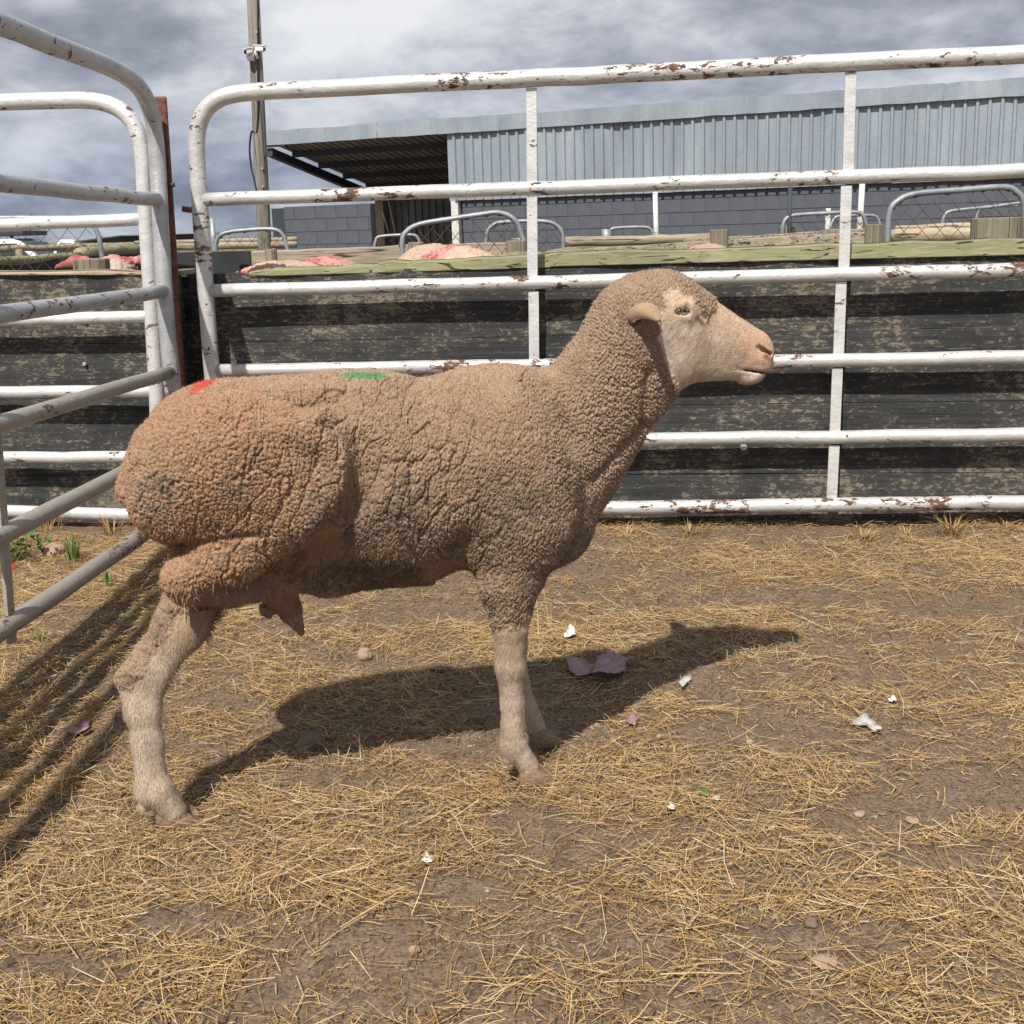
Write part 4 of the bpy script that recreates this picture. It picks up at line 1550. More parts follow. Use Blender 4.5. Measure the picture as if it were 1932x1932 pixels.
# ---- the other sheep in the back pens -----------------------------------------------------
def small_sheep_mesh(up=True):
    f = Field()
    q = lambda x, y, z: (x / 1000.0, y / 1000.0, z / 1000.0)
    f.ell(q(180, 0, 560), (0.24, 0.165, 0.19), None, 0.06)
    f.ell(q(-150, 0, 560), (0.30, 0.175, 0.18), None, 0.08)
    f.ell(q(-330, 0, 560), (0.17, 0.16, 0.17), None, 0.06)
    dz = 0 if up else -330
    f.cap(q(300, 0, 600), 0.12, q(450, 0, 740 + dz), 0.085, 0.06)
    f.ell(q(470, 0, 770 + dz), (0.095, 0.075, 0.085), None, 0.04)
    f.cap(q(500, 0, 765 + dz), 0.066, q(640, 0, 690 + dz), 0.038, 0.03, 0.9)
    f.cap(q(-480, 0, 590), 0.035, q(-500, 0, 480), 0.025, 0.03)
    for x in (250, -360):
        for s in (-1, 1):
            f.cap(q(x, s * 95, 420), 0.07, q(x, s * 95, 230), 0.034, 0.04)
            f.cap(q(x, s * 95, 230), 0.032, q(x + 10, s * 95, 20), 0.027, 0.02)
    for s in (-1, 1):
        f.cap(q(460, s * 60, 828 + dz), 0.016, q(450, s * 135, 826 + dz), 0.026, 0.02)
        f.cap(q(450, s * 135, 826 + dz), 0.026, q(450, s * 210, 812 + dz), 0.006, 0.01)
    V, Q = f.mesh(0.012)
    V, Q = subdivide(V, Q)
    V, Nn = f.project(V, 1)
    d0 = dz / 1000.0
    ear = (np.abs(V[:, 1]) > 0.085) & (V[:, 0] > 0.41)
    face = sstep(0.53, 0.56, V[:, 0] - (V[:, 2] - 0.75 - d0) * 0.35)
    leg = sstep(0.26, 0.22, V[:, 2])
    wool = np.clip(1 - face - leg - ear, 0, 1)
    f1, f2, _ = worley(V / 0.017, 4)
    disp = wool * (0.006 * (sstep(0, 0.3, f2 - f1) - 0.5) + 0.03 * (fbm(V * 7, 5, 3) - 0.5))
    return V + Nn * disp[:, None], Q, wool, ear


def sheep_copy_mats():
    m = Mat('back_fleece')
    c = m.attr('Col')
    m.base(m.mix(1.0, c, m.ramp(m.noise(m.coord('Object'), 60, 5, 0.65), [(0.3, 0.65), (0.7, 1.12)]), 'MULTIPLY')).set(rough=0.95, spec=0.1)
    return m.m


SHEEPS = {True: small_sheep_mesh(True), False: small_sheep_mesh(False)}
SMAT = sheep_copy_mats()


def back_sheep(label, u, v, Y, heading, zref, pink=(), tone=(0.55, 0.42, 0.31), up=False):
    """zref: which local point (x, z) of the animal is to stand at picture u, v"""
    SV, SQ, SW, SE = SHEEPS[up]
    p = at(u, v, Y)
    c, s_ = math.cos(heading), math.sin(heading)
    gz = float(ground_h(np.array([p[0]]), np.array([Y]))[0])
    scale = (p[2] - gz) / zref[1]
    loc = (p[0] - c * zref[0] * scale, Y - s_ * zref[0] * scale, gz)
    root = thing('sheep', label, 'sheep', loc, heading, 'sheep in the back pens')
    col = np.tile(np.array([*tone, 1.0], np.float32), (len(SV), 1))
    nz = fbm(SV * 12, 33, 3)[:, None]
    col[:, :3] *= 0.75 + 0.5 * nz
    col[SW < 0.5, :3] = (0.60, 0.46, 0.36)
    inner = SE & (SV[:, 0] > 0.456)
    col[inner, :3] = (0.25, 0.10, 0.08)
    for (x, z, r) in pink:
        m = sstep(1.0, 0.5, np.hypot((SV[:, 0] - x) / r, (SV[:, 2] - z) / (r * 0.7)) + (nz[:, 0] - 0.5) * 1.2) * (SV[:, 2] > z - r * 0.6)
        core = sstep(0.50, 0.62, fbm(SV * 22, 35, 3)) * m
        col[:, :3] = col[:, :3] * (1 - 0.6 * m[:, None]) + np.array([0.56, 0.22, 0.22]) * 0.6 * m[:, None]
        col[:, :3] = col[:, :3] * (1 - 0.8 * core[:, None]) + np.array([0.38, 0.035, 0.06]) * 0.8 * core[:, None]
    o = mesh_np('body', SV, SQ.ravel(), 4, SMAT, root, True, {'Col': ('FLOAT_COLOR', col)})
    root.scale = (scale,) * 3
    for s in (-1, 1):
        mb = MB()
        pc = np.array([0.535, s * 0.058, 0.775 if up else 0.445])
        mb.tube([pc, pc + (0.004, s * 0.010, 0)], [0.014, 0.006], 10)
        e = mb.build('eye', MT['lens_black'], None, True)
        e.parent = root
    return root


back_sheep('pale sheep facing the viewer with red mark on its head, left of the side gate', 212, 480, 5.35, R(-84), (0.47, 0.852), ((0.45, 0.86, 0.085),), (0.50, 0.39, 0.31), True)
back_sheep('sheep with a pink and red back showing over the fence left of centre', 572, 489, 5.3, R(78), (0.0, 0.745), ((0.05, 0.73, 0.16), (-0.42, 0.70, 0.12)), (0.50, 0.37, 0.29))
back_sheep('sheep with a red shoulder mark under the arched mesh gate', 868, 471, 5.12, R(104), (-0.28, 0.735), ((-0.20, 0.735, 0.17),), (0.50, 0.37, 0.28))
back_sheep('dull grey-brown sheep at the middle upright', 1008, 474, 5.3, R(66), (-0.10, 0.745), (), (0.27, 0.215, 0.15))
back_sheep('sheep with a red patch just showing left of the short post', 1332, 465, 5.6, R(80), (0.0, 0.745), ((0.0, 0.745, 0.14),), (0.48, 0.36, 0.28))
# ================================================================== the sheep in front
YAW = R(15.0)
SH_O = np.array([-0.30, 2.232, 0.0])
SH_H = np.array([math.cos(YAW), math.sin(YAW), 0.0])
SH_N = np.array([-math.sin(YAW), math.cos(YAW), 0.0])


def to_local(W):
    q = np.asarray(W) - SH_O
    return np.array([q @ SH_H, q @ SH_N, q[2]])


def sp_(u, v, y):
    """point of the animal that the picture shows at u, v, lying y mm to the far side of its spine"""
    return to_local(on_plane(u, v, SH_O + SH_N * (y / 1000.0), SH_N))


def sc_(u, v, y):
    W = on_plane(u, v, SH_O + SH_N * (y / 1000.0), SH_N)
    return float((W - EYE) @ FWD) / FPX


SF = Field()


def E(u, v, y, ru, rv, ry, rot=0.0, k=40, cut=False, F=None):
    c = sp_(u, v, y)
    q = sc_(u, v, y)
    a = R(rot)
    rm = None
    if rot:
        rm = [[math.cos(a), 0, -math.sin(a)], [0, 1, 0], [math.sin(a), 0, math.cos(a)]]   # rot > 0 turns clockwise in the picture
    (F or SF).ell(c, (ru * q, ry / 1000.0, rv * q), rm, k / 1000.0, cut)


def C(a, b, k=30, ysc=1.0, cut=False, F=None):
    (F or SF).cap(sp_(*a[:3]), a[3] * sc_(*a[:3]), sp_(*b[:3]), b[3] * sc_(*b[:3]), k / 1000.0, ysc, cut)


def build_sheep_field():
    # trunk
    E(925, 888, 0, 190, 182, 148)
    E(745, 902, 0, 240, 182, 146, k=60)
    E(540, 845, 0, 225, 122, 138, k=70)
    E(410, 840, 0, 130, 108, 120, k=60)
    E(935, 752, 0, 100, 54, 52, k=50)          # withers
    E(640, 735, 0, 110, 22, 60, k=40)         # loin
    E(1050, 965, 0, 60, 85, 84, rot=20, k=50)  # brisket
    C((1055, 1000, 0, 50), (950, 1035, 0, 60), k=50)
    # haunches
    for s in (-1, 1):
        E(478, 868, s * 94, 180, 124, 76, rot=14, k=20)
        E(375, 905, s * 82, 122, 112, 74, rot=20, k=40)
        E(990, 905, s * 98, 88, 172, 58, rot=-10, k=30)      # shoulder
    # tail and rear
    for s in (-1, 1):
        E(322, 955, s * 72, 70, 62, 62, rot=30, k=36)
    C((285, 840, 0, 30), (252, 925, 0, 27), k=24, ysc=1.3)
    # neck
    C((1052, 852, 0, 104), (1172, 668, 0, 84), k=44, ysc=0.80)
    C((1212, 715, 0, 56), (1098, 890, 0, 66), k=40, ysc=0.75)
    C((1250, 712, 0, 30), (1225, 760, 0, 26), k=26)
    # head
    E(1245, 592, 0, 88, 78, 74, k=40)
    E(1190, 612, 0, 66, 78, 68, k=40)
    E(1268, 660, 0, 58, 70, 58, k=30)
    C((1290, 622, 0, 62), (1416, 668, 0, 36), k=24, ysc=0.84)
    C((1318, 592, 0, 36), (1422, 650, 0, 26), k=24, ysc=0.95)
    E(1424, 672, 0, 30, 33, 35, rot=20, k=20)
    E(1430, 690, 0, 24, 15, 30, rot=10, k=14)
    C((1290, 678, 0, 44), (1398, 697, 0, 20), k=22, ysc=0.85)
    E(1415, 709, 0, 25, 17, 24, rot=-6, k=12)
    E(1417, 699, 0, 31, 1.7, 60, rot=11, k=6, cut=True)      # mouth
    for s in (-1, 1):
        E(1440, 668, s * 20, 12, 12, 10, k=10)                        # nostril wing
        C((1432, 655, s * 36, 4.6), (1448, 668, s * 26, 6.8), k=5, cut=True)   # nostril
        C((1362, 681, s * 46, 1.5), (1392, 684, s * 40, 1.5), k=7, cut=True)   # cheek crease
        E(1288, 586, s * 54, 27, 22, 17, k=14)                        # orbit
        C((1268, 578, s * 66, 5), (1290, 573, s * 71, 5.5), k=6)      # upper lid
        C((1290, 573, s * 71, 5.5), (1308, 583, s * 63, 4.5), k=6)
        C((1272, 600, s * 65, 4), (1298, 602, s * 66, 4), k=6)        # lower lid
        E(1288, 589, s * 72, 16.5, 6.4, 14, rot=5, k=4, cut=True)     # eye opening
    # hollows of the flank, between shoulder and neck, behind the elbow
    E(608, 768, -140, 78, 20, 44, rot=-20, k=40, cut=True)
    E(608, 768, 140, 78, 20, 44, rot=-20, k=40, cut=True)
    for s in (-1, 1):
        C((1020, 730, s * 70, 8), (1072, 830, s * 100, 8), k=55, cut=True)
        E(880, 1060, s * 150, 26, 55, 40, rot=20, k=40, cut=True)
    for s in (-1, 1):
        # front edge of the thigh stands proud of the flank
        arc = [(545, 806), (600, 812), (634, 838), (640, 880), (624, 925), (586, 968)]
        for q0, q1 in zip(arc[:-1], arc[1:]):
            C((*q0, s * 134, 34), (*q1, s * 134, 34), k=26, ysc=0.9)
        arc = [(640, 790), (686, 838), (692, 895), (672, 950), (636, 995), (600, 1030)]
        for q0, q1 in zip(arc[:-1], arc[1:]):
            C((*q0, s * 158, 30), (*q1, s * 156, 30), k=26, cut=True)
    # near fore leg
    C((970, 1000, -88, 76), (958, 1100, -92, 48), k=36, ysc=0.8)
    C((958, 1100, -92, 48), (962, 1175, -92, 33), k=16)
    C((962, 1175, -92, 32), (962, 1255, -90, 27), k=14)
    C((962, 1255, -90, 27), (966, 1325, -89, 20), k=12)
    C((966, 1325, -89, 20), (967, 1395, -88, 23), k=12)
    E(964, 1412, -88, 21, 24, 21, k=12)
    C((972, 1408, -88, 22), (996, 1444, -88, 20), k=10, ysc=1.15)
    E(955, 1432, -88, 8, 9, 12, k=8)
    # far fore leg
    C((985, 1000, 88, 74), (972, 1095, 88, 46), k=36, ysc=0.8)
    C((972, 1095, 88, 46), (970, 1150, 86, 31), k=16)
    C((970, 1150, 86, 30), (968, 1215, 84, 25), k=14)
    C((968, 1215, 84, 25), (978, 1285, 82, 18), k=12)
    C((978, 1285, 82, 18), (990, 1332, 82, 21), k=12)
    C((990, 1336, 82, 20), (1010, 1370, 82, 18), k=10, ysc=1.15)
    # standing hind leg (far side), set in under the body
    C((440, 905, 80, 100), (405, 1050, 66, 62), k=36, ysc=0.8)
    C((405, 1040, 66, 62), (345, 1180, 20, 46), k=24, ysc=0.85)
    C((345, 1180, 20, 42), (284, 1272, -20, 31), k=20, ysc=0.8)
    C((284, 1276, -20, 32), (270, 1345, -32, 28), k=18, ysc=0.85)
    C((292, 1225, -4, 22), (240, 1284, -22, 16), k=16, ysc=0.8)
    C((240, 1284, -22, 17), (252, 1345, -32, 14), k=16, ysc=0.8)
    C((272, 1345, -32, 29), (278, 1400, -40, 27), k=14, ysc=0.85)
    C((278, 1400, -40, 27), (285, 1460, -48, 29), k=14, ysc=0.85)
    E(288, 1490, -50, 34, 32, 28, k=14)
    C((298, 1490, -50, 30), (326, 1528, -54, 23), k=12, ysc=1.15)
    E(272, 1520, -50, 12, 11, 14, k=9)
    # near hind leg, lifted and folded
    C((560, 940, -100, 80), (445, 1040, -100, 54), k=46, ysc=0.72)
    C((440, 1045, -100, 50), (352, 1090, -92, 38), k=18, ysc=0.85)
    E(345, 1092, -90, 34, 34, 30, k=14)
    C((362, 1108, -80, 34), (440, 1112, -50, 31), k=14, ysc=0.85)
    C((440, 1112, -50, 30), (512, 1104, -15, 29), k=12, ysc=0.9)
    E(520, 1106, -10, 30, 32, 26, k=12)
    C((524, 1112, -8, 29), (548, 1152, 0, 23), k=12, ysc=1.15)
    E(507, 1150, 0, 14, 11, 14, rot=30, k=8)
    # belly line and sheath
    C((490, 1050, 0, 24), (620, 1082, 0, 26), k=40)
    C((620, 1082, 0, 26), (800, 1058, 0, 34), k=60)
    E(545, 1035, 0, 60, 36, 60, k=40)


build_sheep_field()
HOOF_F = {}


def sheep_uv(P):
    """picture position of each point, far half folded onto the near half"""
    Q = P.copy()
    Q[:, 1] = -np.abs(Q[:, 1])
    W = SH_O + Q[:, :1] * SH_H + Q[:, 1:2] * SH_N + Q[:, 2:3] * np.array([0, 0, 1.0])
    u, v, z = px_of(W)
    return u, v


def poly_sd(u, v, poly):
    """signed distance to a polygon (negative inside)"""
    d = np.full(len(u), 1e9)
    ins = np.zeros(len(u), bool)
    n = len(poly)
    for i in range(n):
        x0, y0 = poly[i]
        x1, y1 = poly[(i + 1) % n]
        ex, ey = x1 - x0, y1 - y0
        t = np.clip(((u - x0) * ex + (v - y0) * ey) / (ex * ex + ey * ey), 0, 1)
        d = np.minimum(d, np.hypot(u - x0 - ex * t, v - y0 - ey * t))
        c = ((y0 > v) != (y1 > v))
        with np.errstate(divide='ignore', invalid='ignore'):
            xi = x0 + (v - y0) * ex / (ey if ey else 1e-9)
        ins ^= c & (u < xi)
    return np.where(ins, -d, d)


FACE_POLY = [(1350, 566), (1338, 606), (1330, 612), (1322, 588), (1302, 560), (1276, 543), (1256, 556), (1247, 590), (1247, 635),
             (1256, 675), (1270, 702), (1281, 745), (1500, 760), (1500, 560)]


def sheep_surface():
    wool_m = Mat('fleece_and_skin')
    col = wool_m.attr('Col')
    w = wool_m.attr('wool', 'Fac')
    vec = wool_m.coord('Object')
    n1 = wool_m.noise(vec, 260, 4, 0.6)
    n2 = wool_m.noise(wool_m.coord('Object', (1.0, 1.0, 1.0)), 38, 5, 0.65)
    tint = wool_m.mix(1.0, col, wool_m.ramp(n1, [(0.25, 0.72), (0.5, 1.0), (0.8, 1.16)]), 'MULTIPLY')
    tint = wool_m.mix(1.0, tint, wool_m.ramp(n2, [(0.3, 0.86), (0.55, 1.0), (0.8, 1.08)]), 'MULTIPLY')
    wool_m.base(tint).set(rough=0.92, spec=0.12, sheen=0.12)
    hair = wool_m.noise(wool_m.coord('Object', (120, 420, 420), rot=(0, R(-28), 0)), 1.0, 3, 0.6)
    hh = wool_m.mix(w, hair, n1)
    wool_m.bump(hh, 0.5, 0.0025)
    mat = wool_m.m

    V, Q = SF.mesh(0.0035)
    V, Q = subdivide(V, Q)
    V, Nn = SF.project(V, 1)
    u, v = sheep_uv(V)
    near = V[:, 1] < 0

    # ---- where there is wool and where short hair
    jit = (fbm(V * 55, 3, 3) - 0.5)
    wool = np.ones(len(V), np.float32)
    wool *= sstep(-6, 7, poly_sd(u, v, FACE_POLY) + jit * 26)
    # fore legs
    fore = (V[:, 0] > sp_(890, 1150, -90)[0]) & (V[:, 0] < sp_(1080, 1150, -90)[0])
    zf = sp_(960, 1172, -90)[2]
    wool = np.where(fore, wool * sstep(-0.014, 0.016, V[:, 2] - zf + jit * 0.05), wool)
    # standing hind leg: wool only on the back of the gaskin, none below the hock
    hind = (V[:, 0] < sp_(470, 1150, 0)[0]) & ~((V[:, 1] < -0.058) & (V[:, 2] > sp_(400, 1165, -90)[2]))
    zk = sp_(330, 1150, 20)[2]
    zh = sp_(270, 1290, -20)[2]
    tt = np.clip((V[:, 2] - zh) / (zk - zh), 0, 1)
    xfront = sp_(256, 1290, -20)[0] + tt * (sp_(338, 1140, 20)[0] - sp_(256, 1290, -20)[0])
    whind = np.where(V[:, 2] > zk, 1.0, sstep(0.008, -0.012, V[:, 0] - xfront + jit * 0.03) * sstep(zh - 0.012, zh + 0.012, V[:, 2] + jit * 0.03))
    wool = np.where(hind & (V[:, 2] < zk + 0.02), np.minimum(wool, whind), wool)
    # folded leg: below the hock short hair
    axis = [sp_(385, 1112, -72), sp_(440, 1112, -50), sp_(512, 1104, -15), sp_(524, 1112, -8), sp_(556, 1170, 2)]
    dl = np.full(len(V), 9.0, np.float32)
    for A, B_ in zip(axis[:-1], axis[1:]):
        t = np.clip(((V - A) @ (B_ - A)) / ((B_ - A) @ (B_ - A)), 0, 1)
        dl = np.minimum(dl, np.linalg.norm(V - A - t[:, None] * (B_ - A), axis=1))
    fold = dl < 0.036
    wool = wool * sstep(0.030, 0.040, dl + jit * 0.01)
    # bare skin behind the elbow and in the groin
    for (cu, cv, ru, rv) in ((845, 1078, 52, 22), (612, 1026, 34, 30)):
        q = np.hypot((u - cu) / ru, (v - cv) / rv) + jit * 0.5
        wool = wool * sstep(0.85, 1.1, q)
    wool = np.clip(wool, 0, 1).astype(np.float32)

    # ---- fleece relief: locks that part into cracks
    warp = np.stack([fbm(V * 16, 11, 3), fbm(V * 16, 21, 3), fbm(V * 16, 31, 3)], 1) - 0.5
    W = V + warp * 0.022
    ax = Nn
    haunch = sstep(700, 610, u) * sstep(1100, 1000, v)
    neckm = sstep(985, 1060, u) * sstep(960, 900, v)
    flank = np.clip(1 - haunch - neckm, 0, 1)

    def locks(P, seed, lo=0.02, hi=0.30):
        f1, f2, cid = worley(P, seed)
        e = sstep(lo, hi, f2 - f1)
        dome = np.clip(1 - f1, 0, 1)
        return e * (0.84 + 0.16 * dome) + 0.20 * (cid - 0.5) * e, cid
    SL = np.array([[1, 0, -0.32], [0, 1, 0], [0, 0, 1]], np.float32)       # locks lean back as they hang
    Wf = W @ SL.T
    ha, ca = locks(W / np.array([0.0072, 0.0074, 0.0082]), 5, 0.0, 0.17)
    hf, cf = locks(Wf / np.array([0.0052, 0.0070, 0.0130]), 6, 0.0, 0.20)
    hn, cn = locks(W / np.array([0.0058, 0.0066, 0.0082]), 8, 0.0, 0.28)
    cell = ha * haunch + hf * flank + hn * neckm
    # longer creases that run down the ribs
    cr1, cr2, _ = worley((V @ SL.T + warp * 0.05) / np.array([0.034, 0.05, 0.095]), 14)
    crease = sstep(0.10, 0.0, cr2 - cr1) * sstep(0.36, 0.56, fbm(V * 7, 41, 3))
    low = fbm(V * 13, 51, 3) - 0.5
    fine = fbm(V * np.array([420, 420, 210]), 52, 2) - 0.5
    depth = 0.0054 * haunch + 0.0052 * flank + 0.0066 * neckm
    soft = sstep(770, 705, v) * sstep(300, 360, u) * sstep(1040, 960, u)     # the back is sheared smoother
    depth = depth * (1 - 0.45 * soft)
    disp = depth * (cell - 0.60) - 0.006 * crease * (1 - neckm) + 0.0026 * fine + 0.008 * low
    headwool = sstep(1150, 1200, u) * sstep(740, 690, v)
    disp = disp * (1 - 0.30 * headwool)
    # edge of the fleece overhangs the bare skin a little
    bare_rel = 0.0022 * (fbm(V * 42, 61, 3) - 0.5) + 0.0012 * (fbm(V * np.array([90, 90, 40]), 62, 2) - 0.5)
    disp = wool * (disp + 0.0045) + (1 - wool) * bare_rel
    # fold lines on the throat and chest
    for (x0, y0, x1, y1, wd, dp) in ((1222, 700, 1212, 800, 9, 0.010), (1212, 800, 1120, 905, 9, 0.010), (1060, 790, 1108, 915, 12, 0.006),
                                     (330, 1028, 490, 1006, 7, 0.009), (545, 785, 650, 742, 12, 0.006)):
        ex, ey = x1 - x0, y1 - y0
        t = np.clip(((u - x0) * ex + (v - y0) * ey) / (ex * ex + ey * ey), 0, 1)
        d = np.hypot(u - x0 - ex * t, v - y0 - ey * t)
        disp -= dp * np.exp(-(d / wd) ** 2) * (np.abs(V[:, 1]) > 0.02)
    V2 = V + Nn * disp[:, None]

    # ---- colours
    def patch(cu, cv, ru, rv, rot=0.0, soft=0.5):
        a = R(rot)
        du, dv = u - cu, v - cv
        x = (du * math.cos(a) + dv * math.sin(a)) / ru
        y = (-du * math.sin(a) + dv * math.cos(a)) / rv
        return sstep(1.0, 1.0 - soft, np.hypot(x, y) + pn)
    pn = (fbm(V * 24, 77, 3) - 0.5) * 0.7
    big = fbm(V * 6, 71, 4)
    med = fbm(V * 26, 72, 3)
    c = np.zeros((len(V), 3), np.float32)

    def lay(mask, rgb, amt=1.0):
        m = (np.clip(mask, 0, 1) * amt)[:, None]
        c[:] = c * (1 - m) + np.array(rgb, np.float32) * m
    c[:] = FLEECE['tan']
    lay(sstep(700, 430, u) * sstep(0.25, 0.6, big + 0.1), FLEECE['orange'])
    lay(sstep(1000, 1100, u), FLEECE['neck'])
    lay(sstep(1100, 1150, v), FLEECE['neck'])
    lay(sstep(760, 700, v) * sstep(1090, 1040, u), FLEECE['back'], 0.8)
    lay(sstep(800, 1040, v) * sstep(560, 660, u) * sstep(0.25, 0.7, med), FLEECE['grey'], 0.6)
    fn = sstep(0.35, 0.7, fbm(V * 75, 81, 3) + 0.06)
    for a in ((455, 900, 90, 40, -50), (770, 960, 62, 80, 20), (690, 985, 70, 60, 0), (1052, 770, 18, 75, -28), (1190, 610, 25, 50, 0), (600, 960, 40, 60, 0), (300, 930, 40, 60, 0),
              (930, 980, 60, 120, 10), (1075, 900, 30, 70, -15), (1000, 950, 50, 60, 0)):
        lay(patch(*a) * fn, FLEECE['grey'], 0.8)
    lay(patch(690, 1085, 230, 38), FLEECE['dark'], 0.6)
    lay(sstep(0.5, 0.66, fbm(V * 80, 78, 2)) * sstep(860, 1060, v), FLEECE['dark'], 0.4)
    lay(sstep(0.55, 0.72, fbm(V * 110, 83, 2)), FLEECE['pale'], 0.35)
    # raddle marks on the rump and the loin
    top = sstep(0.10, 0.045, np.abs(V[:, 1]))
    lay(patch(380, 735, 40, 11, -24, 0.7) * sstep(0.12, 0.07, np.abs(V[:, 1])), (0.46, 0.05, 0.035), 0.85)
    lay(patch(694, 713, 62, 8, 2, 0.7) * sstep(0.11, 0.06, np.abs(V[:, 1])), (0.04, 0.24, 0.10), 0.85)
    fleece = c.copy()
    # short haired skin
    c[:] = FLEECE['hair']
    lay(sstep(0.35, 0.7, med), FLEECE['hair_warm'], 0.6)
    lay(sstep(1500, 1390, u) * 0 + sstep(640, 600, v - (u - 1330) * 0.62) * sstep(1300, 1330, u), FLEECE['hair_warm'], 0.85)
    lay(patch(1428, 660, 44, 46, 20), FLEECE['nose'], 0.75)
    lay(patch(1284, 568, 50, 40), FLEECE['hair_warm'], 0.7)
    lay(patch(1290, 598, 36, 20), FLEECE['lid'], 0.7)
    lay(patch(1446, 672, 10, 12, 40, 0.8), (0.26, 0.085, 0.055), 0.8)
    lay(patch(1440, 688, 12, 6, 30, 0.8), (0.30, 0.12, 0.06), 0.5)
    lay(patch(1322, 606, 20, 5, 48, 0.8), (0.10, 0.055, 0.03), 0.8)
    lay(patch(1304, 615, 6, 12, 10, 0.8), (0.22, 0.16, 0.14), 0.5)
    lay(sstep(0.60, 0.75, fbm(V * 70, 79, 3)) * (u > 1200), (0.30, 0.22, 0.15), 0.35)
    legs = V[:, 2] < 0.42
    lay(legs * 1.0, FLEECE['leg'])
    lay(legs * sstep(0.42, 0.68, fbm(V * np.array([30, 30, 14]), 80, 3)), FLEECE['leg_dirty'], 0.65)
    lay(legs * sstep(0.30, 0.36, V[:, 2]) * (u < 470), FLEECE['leg_warm'], 0.7)
    lay(((V[:, 2] > sp_(960, 1300, -90)[2]) & (V[:, 2] < 0.42) & (u > 850)) * sstep(0.2, 0.33, V[:, 2]), FLEECE['leg_warm'], 0.45)
    lay(fold * 1.0, FLEECE['fold'], 0.8)  # folded shank darkened: the belly's shadow is put into its colour
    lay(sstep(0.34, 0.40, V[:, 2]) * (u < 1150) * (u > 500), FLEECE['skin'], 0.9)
    skin = c.copy()
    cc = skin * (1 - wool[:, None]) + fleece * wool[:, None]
    rgba = np.concatenate([cc, np.ones((len(cc), 1), np.float32)], 1)
    return V2, Q, mat, rgba, wool


FLEECE = dict(tan=(0.300, 0.203, 0.134), orange=(0.350, 0.207, 0.124), neck=(0.300, 0.212, 0.146), back=(0.345, 0.236, 0.158), grey=(0.175, 0.132, 0.098), pale=(0.38, 0.29, 0.21),
              dark=(0.10, 0.072, 0.052), hair=(0.60, 0.505, 0.41), hair_warm=(0.52, 0.365, 0.25), nose=(0.52, 0.325, 0.215), lid=(0.50, 0.36, 0.30),
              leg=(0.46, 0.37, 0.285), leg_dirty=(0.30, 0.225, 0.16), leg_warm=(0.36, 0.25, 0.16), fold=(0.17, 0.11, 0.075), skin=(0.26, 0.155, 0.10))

ram = thing('sheep', 'large tan woolly sheep standing side-on in the pen, one hind leg lifted', 'sheep', SH_O, YAW)
_V, _Q, SHEEP_MAT, _rgba, _wool = sheep_surface()
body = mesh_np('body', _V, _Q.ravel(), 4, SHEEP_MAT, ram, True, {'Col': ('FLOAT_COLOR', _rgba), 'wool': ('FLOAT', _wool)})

# ---- hooves: two claws each
hm = Mat('hoof_horn')
_hv = hm.coord('Object', (60, 60, 240))
hm.base(hm.ramp(hm.noise(_hv, 1.0, 5, 0.6), [(0.3, (0.11, 0.072, 0.048)), (0.55, (0.23, 0.155, 0.10)), (0.75, (0.33, 0.24, 0.165))])).set(rough=0.7)
hm.bump(hm.noise(_hv, 1.0, 4, 0.6), 0.4, 0.002)
HOOF = hm.m


def claw_mesh(name, length, width, height, toe_drop=0.0):
    """one foot: two cloven claws side by side, toe along +x, sole on z = 0"""
    mb = MB()
    for s in (-1, 1):
        rings = []
        n = 9
        for i in range(n):
            t = i / (n - 1)
            x = -0.36 * length + t * length
            top = height * (0.70 + 0.30 * min(1.0, t / 0.3)) * (1.0 - 0.74 * max(0, (t - 0.30) / 0.70) ** 1.15)
            half = width * 0.5 * min(1.0, 0.55 + 2.2 * t) * (0.88 + 0.25 * math.sin(math.pi * min(1, t * 1.15))) * (1 - 0.72 * max(0, (t - 0.5) / 0.5) ** 2.2)
            cy = s * (width * 0.5 + 0.0012) * (1 - 0.22 * max(0, (t - 0.5) / 0.5))
            ring = []
            for k in range(12):
                a = 2 * math.pi * k / 12
                yy = cy + half * math.cos(a) * (1.0 if math.sin(a) < 0 else 0.86)
                zz = top * 0.5 + top * 0.5 * max(-1, min(1, 1.25 * math.sin(a)))
                ring.append((x, yy, zz))
            rings.append(ring)
        V = [p for r in rings for p in r]
        F = [(i * 12 + k, i * 12 + (k + 1) % 12, (i + 1) * 12 + (k + 1) % 12, (i + 1) * 12 + k) for i in range(n - 1) for k in range(12)]
        F += [tuple(range(11, -1, -1)), tuple((n - 1) * 12 + k for k in range(12))]
        mb.add(V, F)
    return mb


def place_hoof(loc, yaw, pitch=0.0, length=0.074, width=0.033, height=0.046):
    o = claw_mesh('hoof', length, width, height).build('hoof', HOOF, None, True)
    o.parent = ram
    o.location = [float(x) for x in loc]
    o.rotation_euler = (0, pitch, yaw)
    return o


_p = sp_(1003, 1470, -88); place_hoof((_p[0], _p[1], 0.0), R(-6))
_p = sp_(1016, 1397, 82); place_hoof((_p[0], _p[1], 0.0), R(4))
_g = to_local(on_ground(334, 1560)); place_hoof((_g[0] - 0.004, _g[1] + 0.005, 0.0), R(-8), 0.0, 0.080, 0.035, 0.050)
_p = sp_(553, 1163, 2); place_hoof(_p + np.array([-0.012, 0, -0.008]), R(0), R(52), 0.058, 0.028, 0.036)

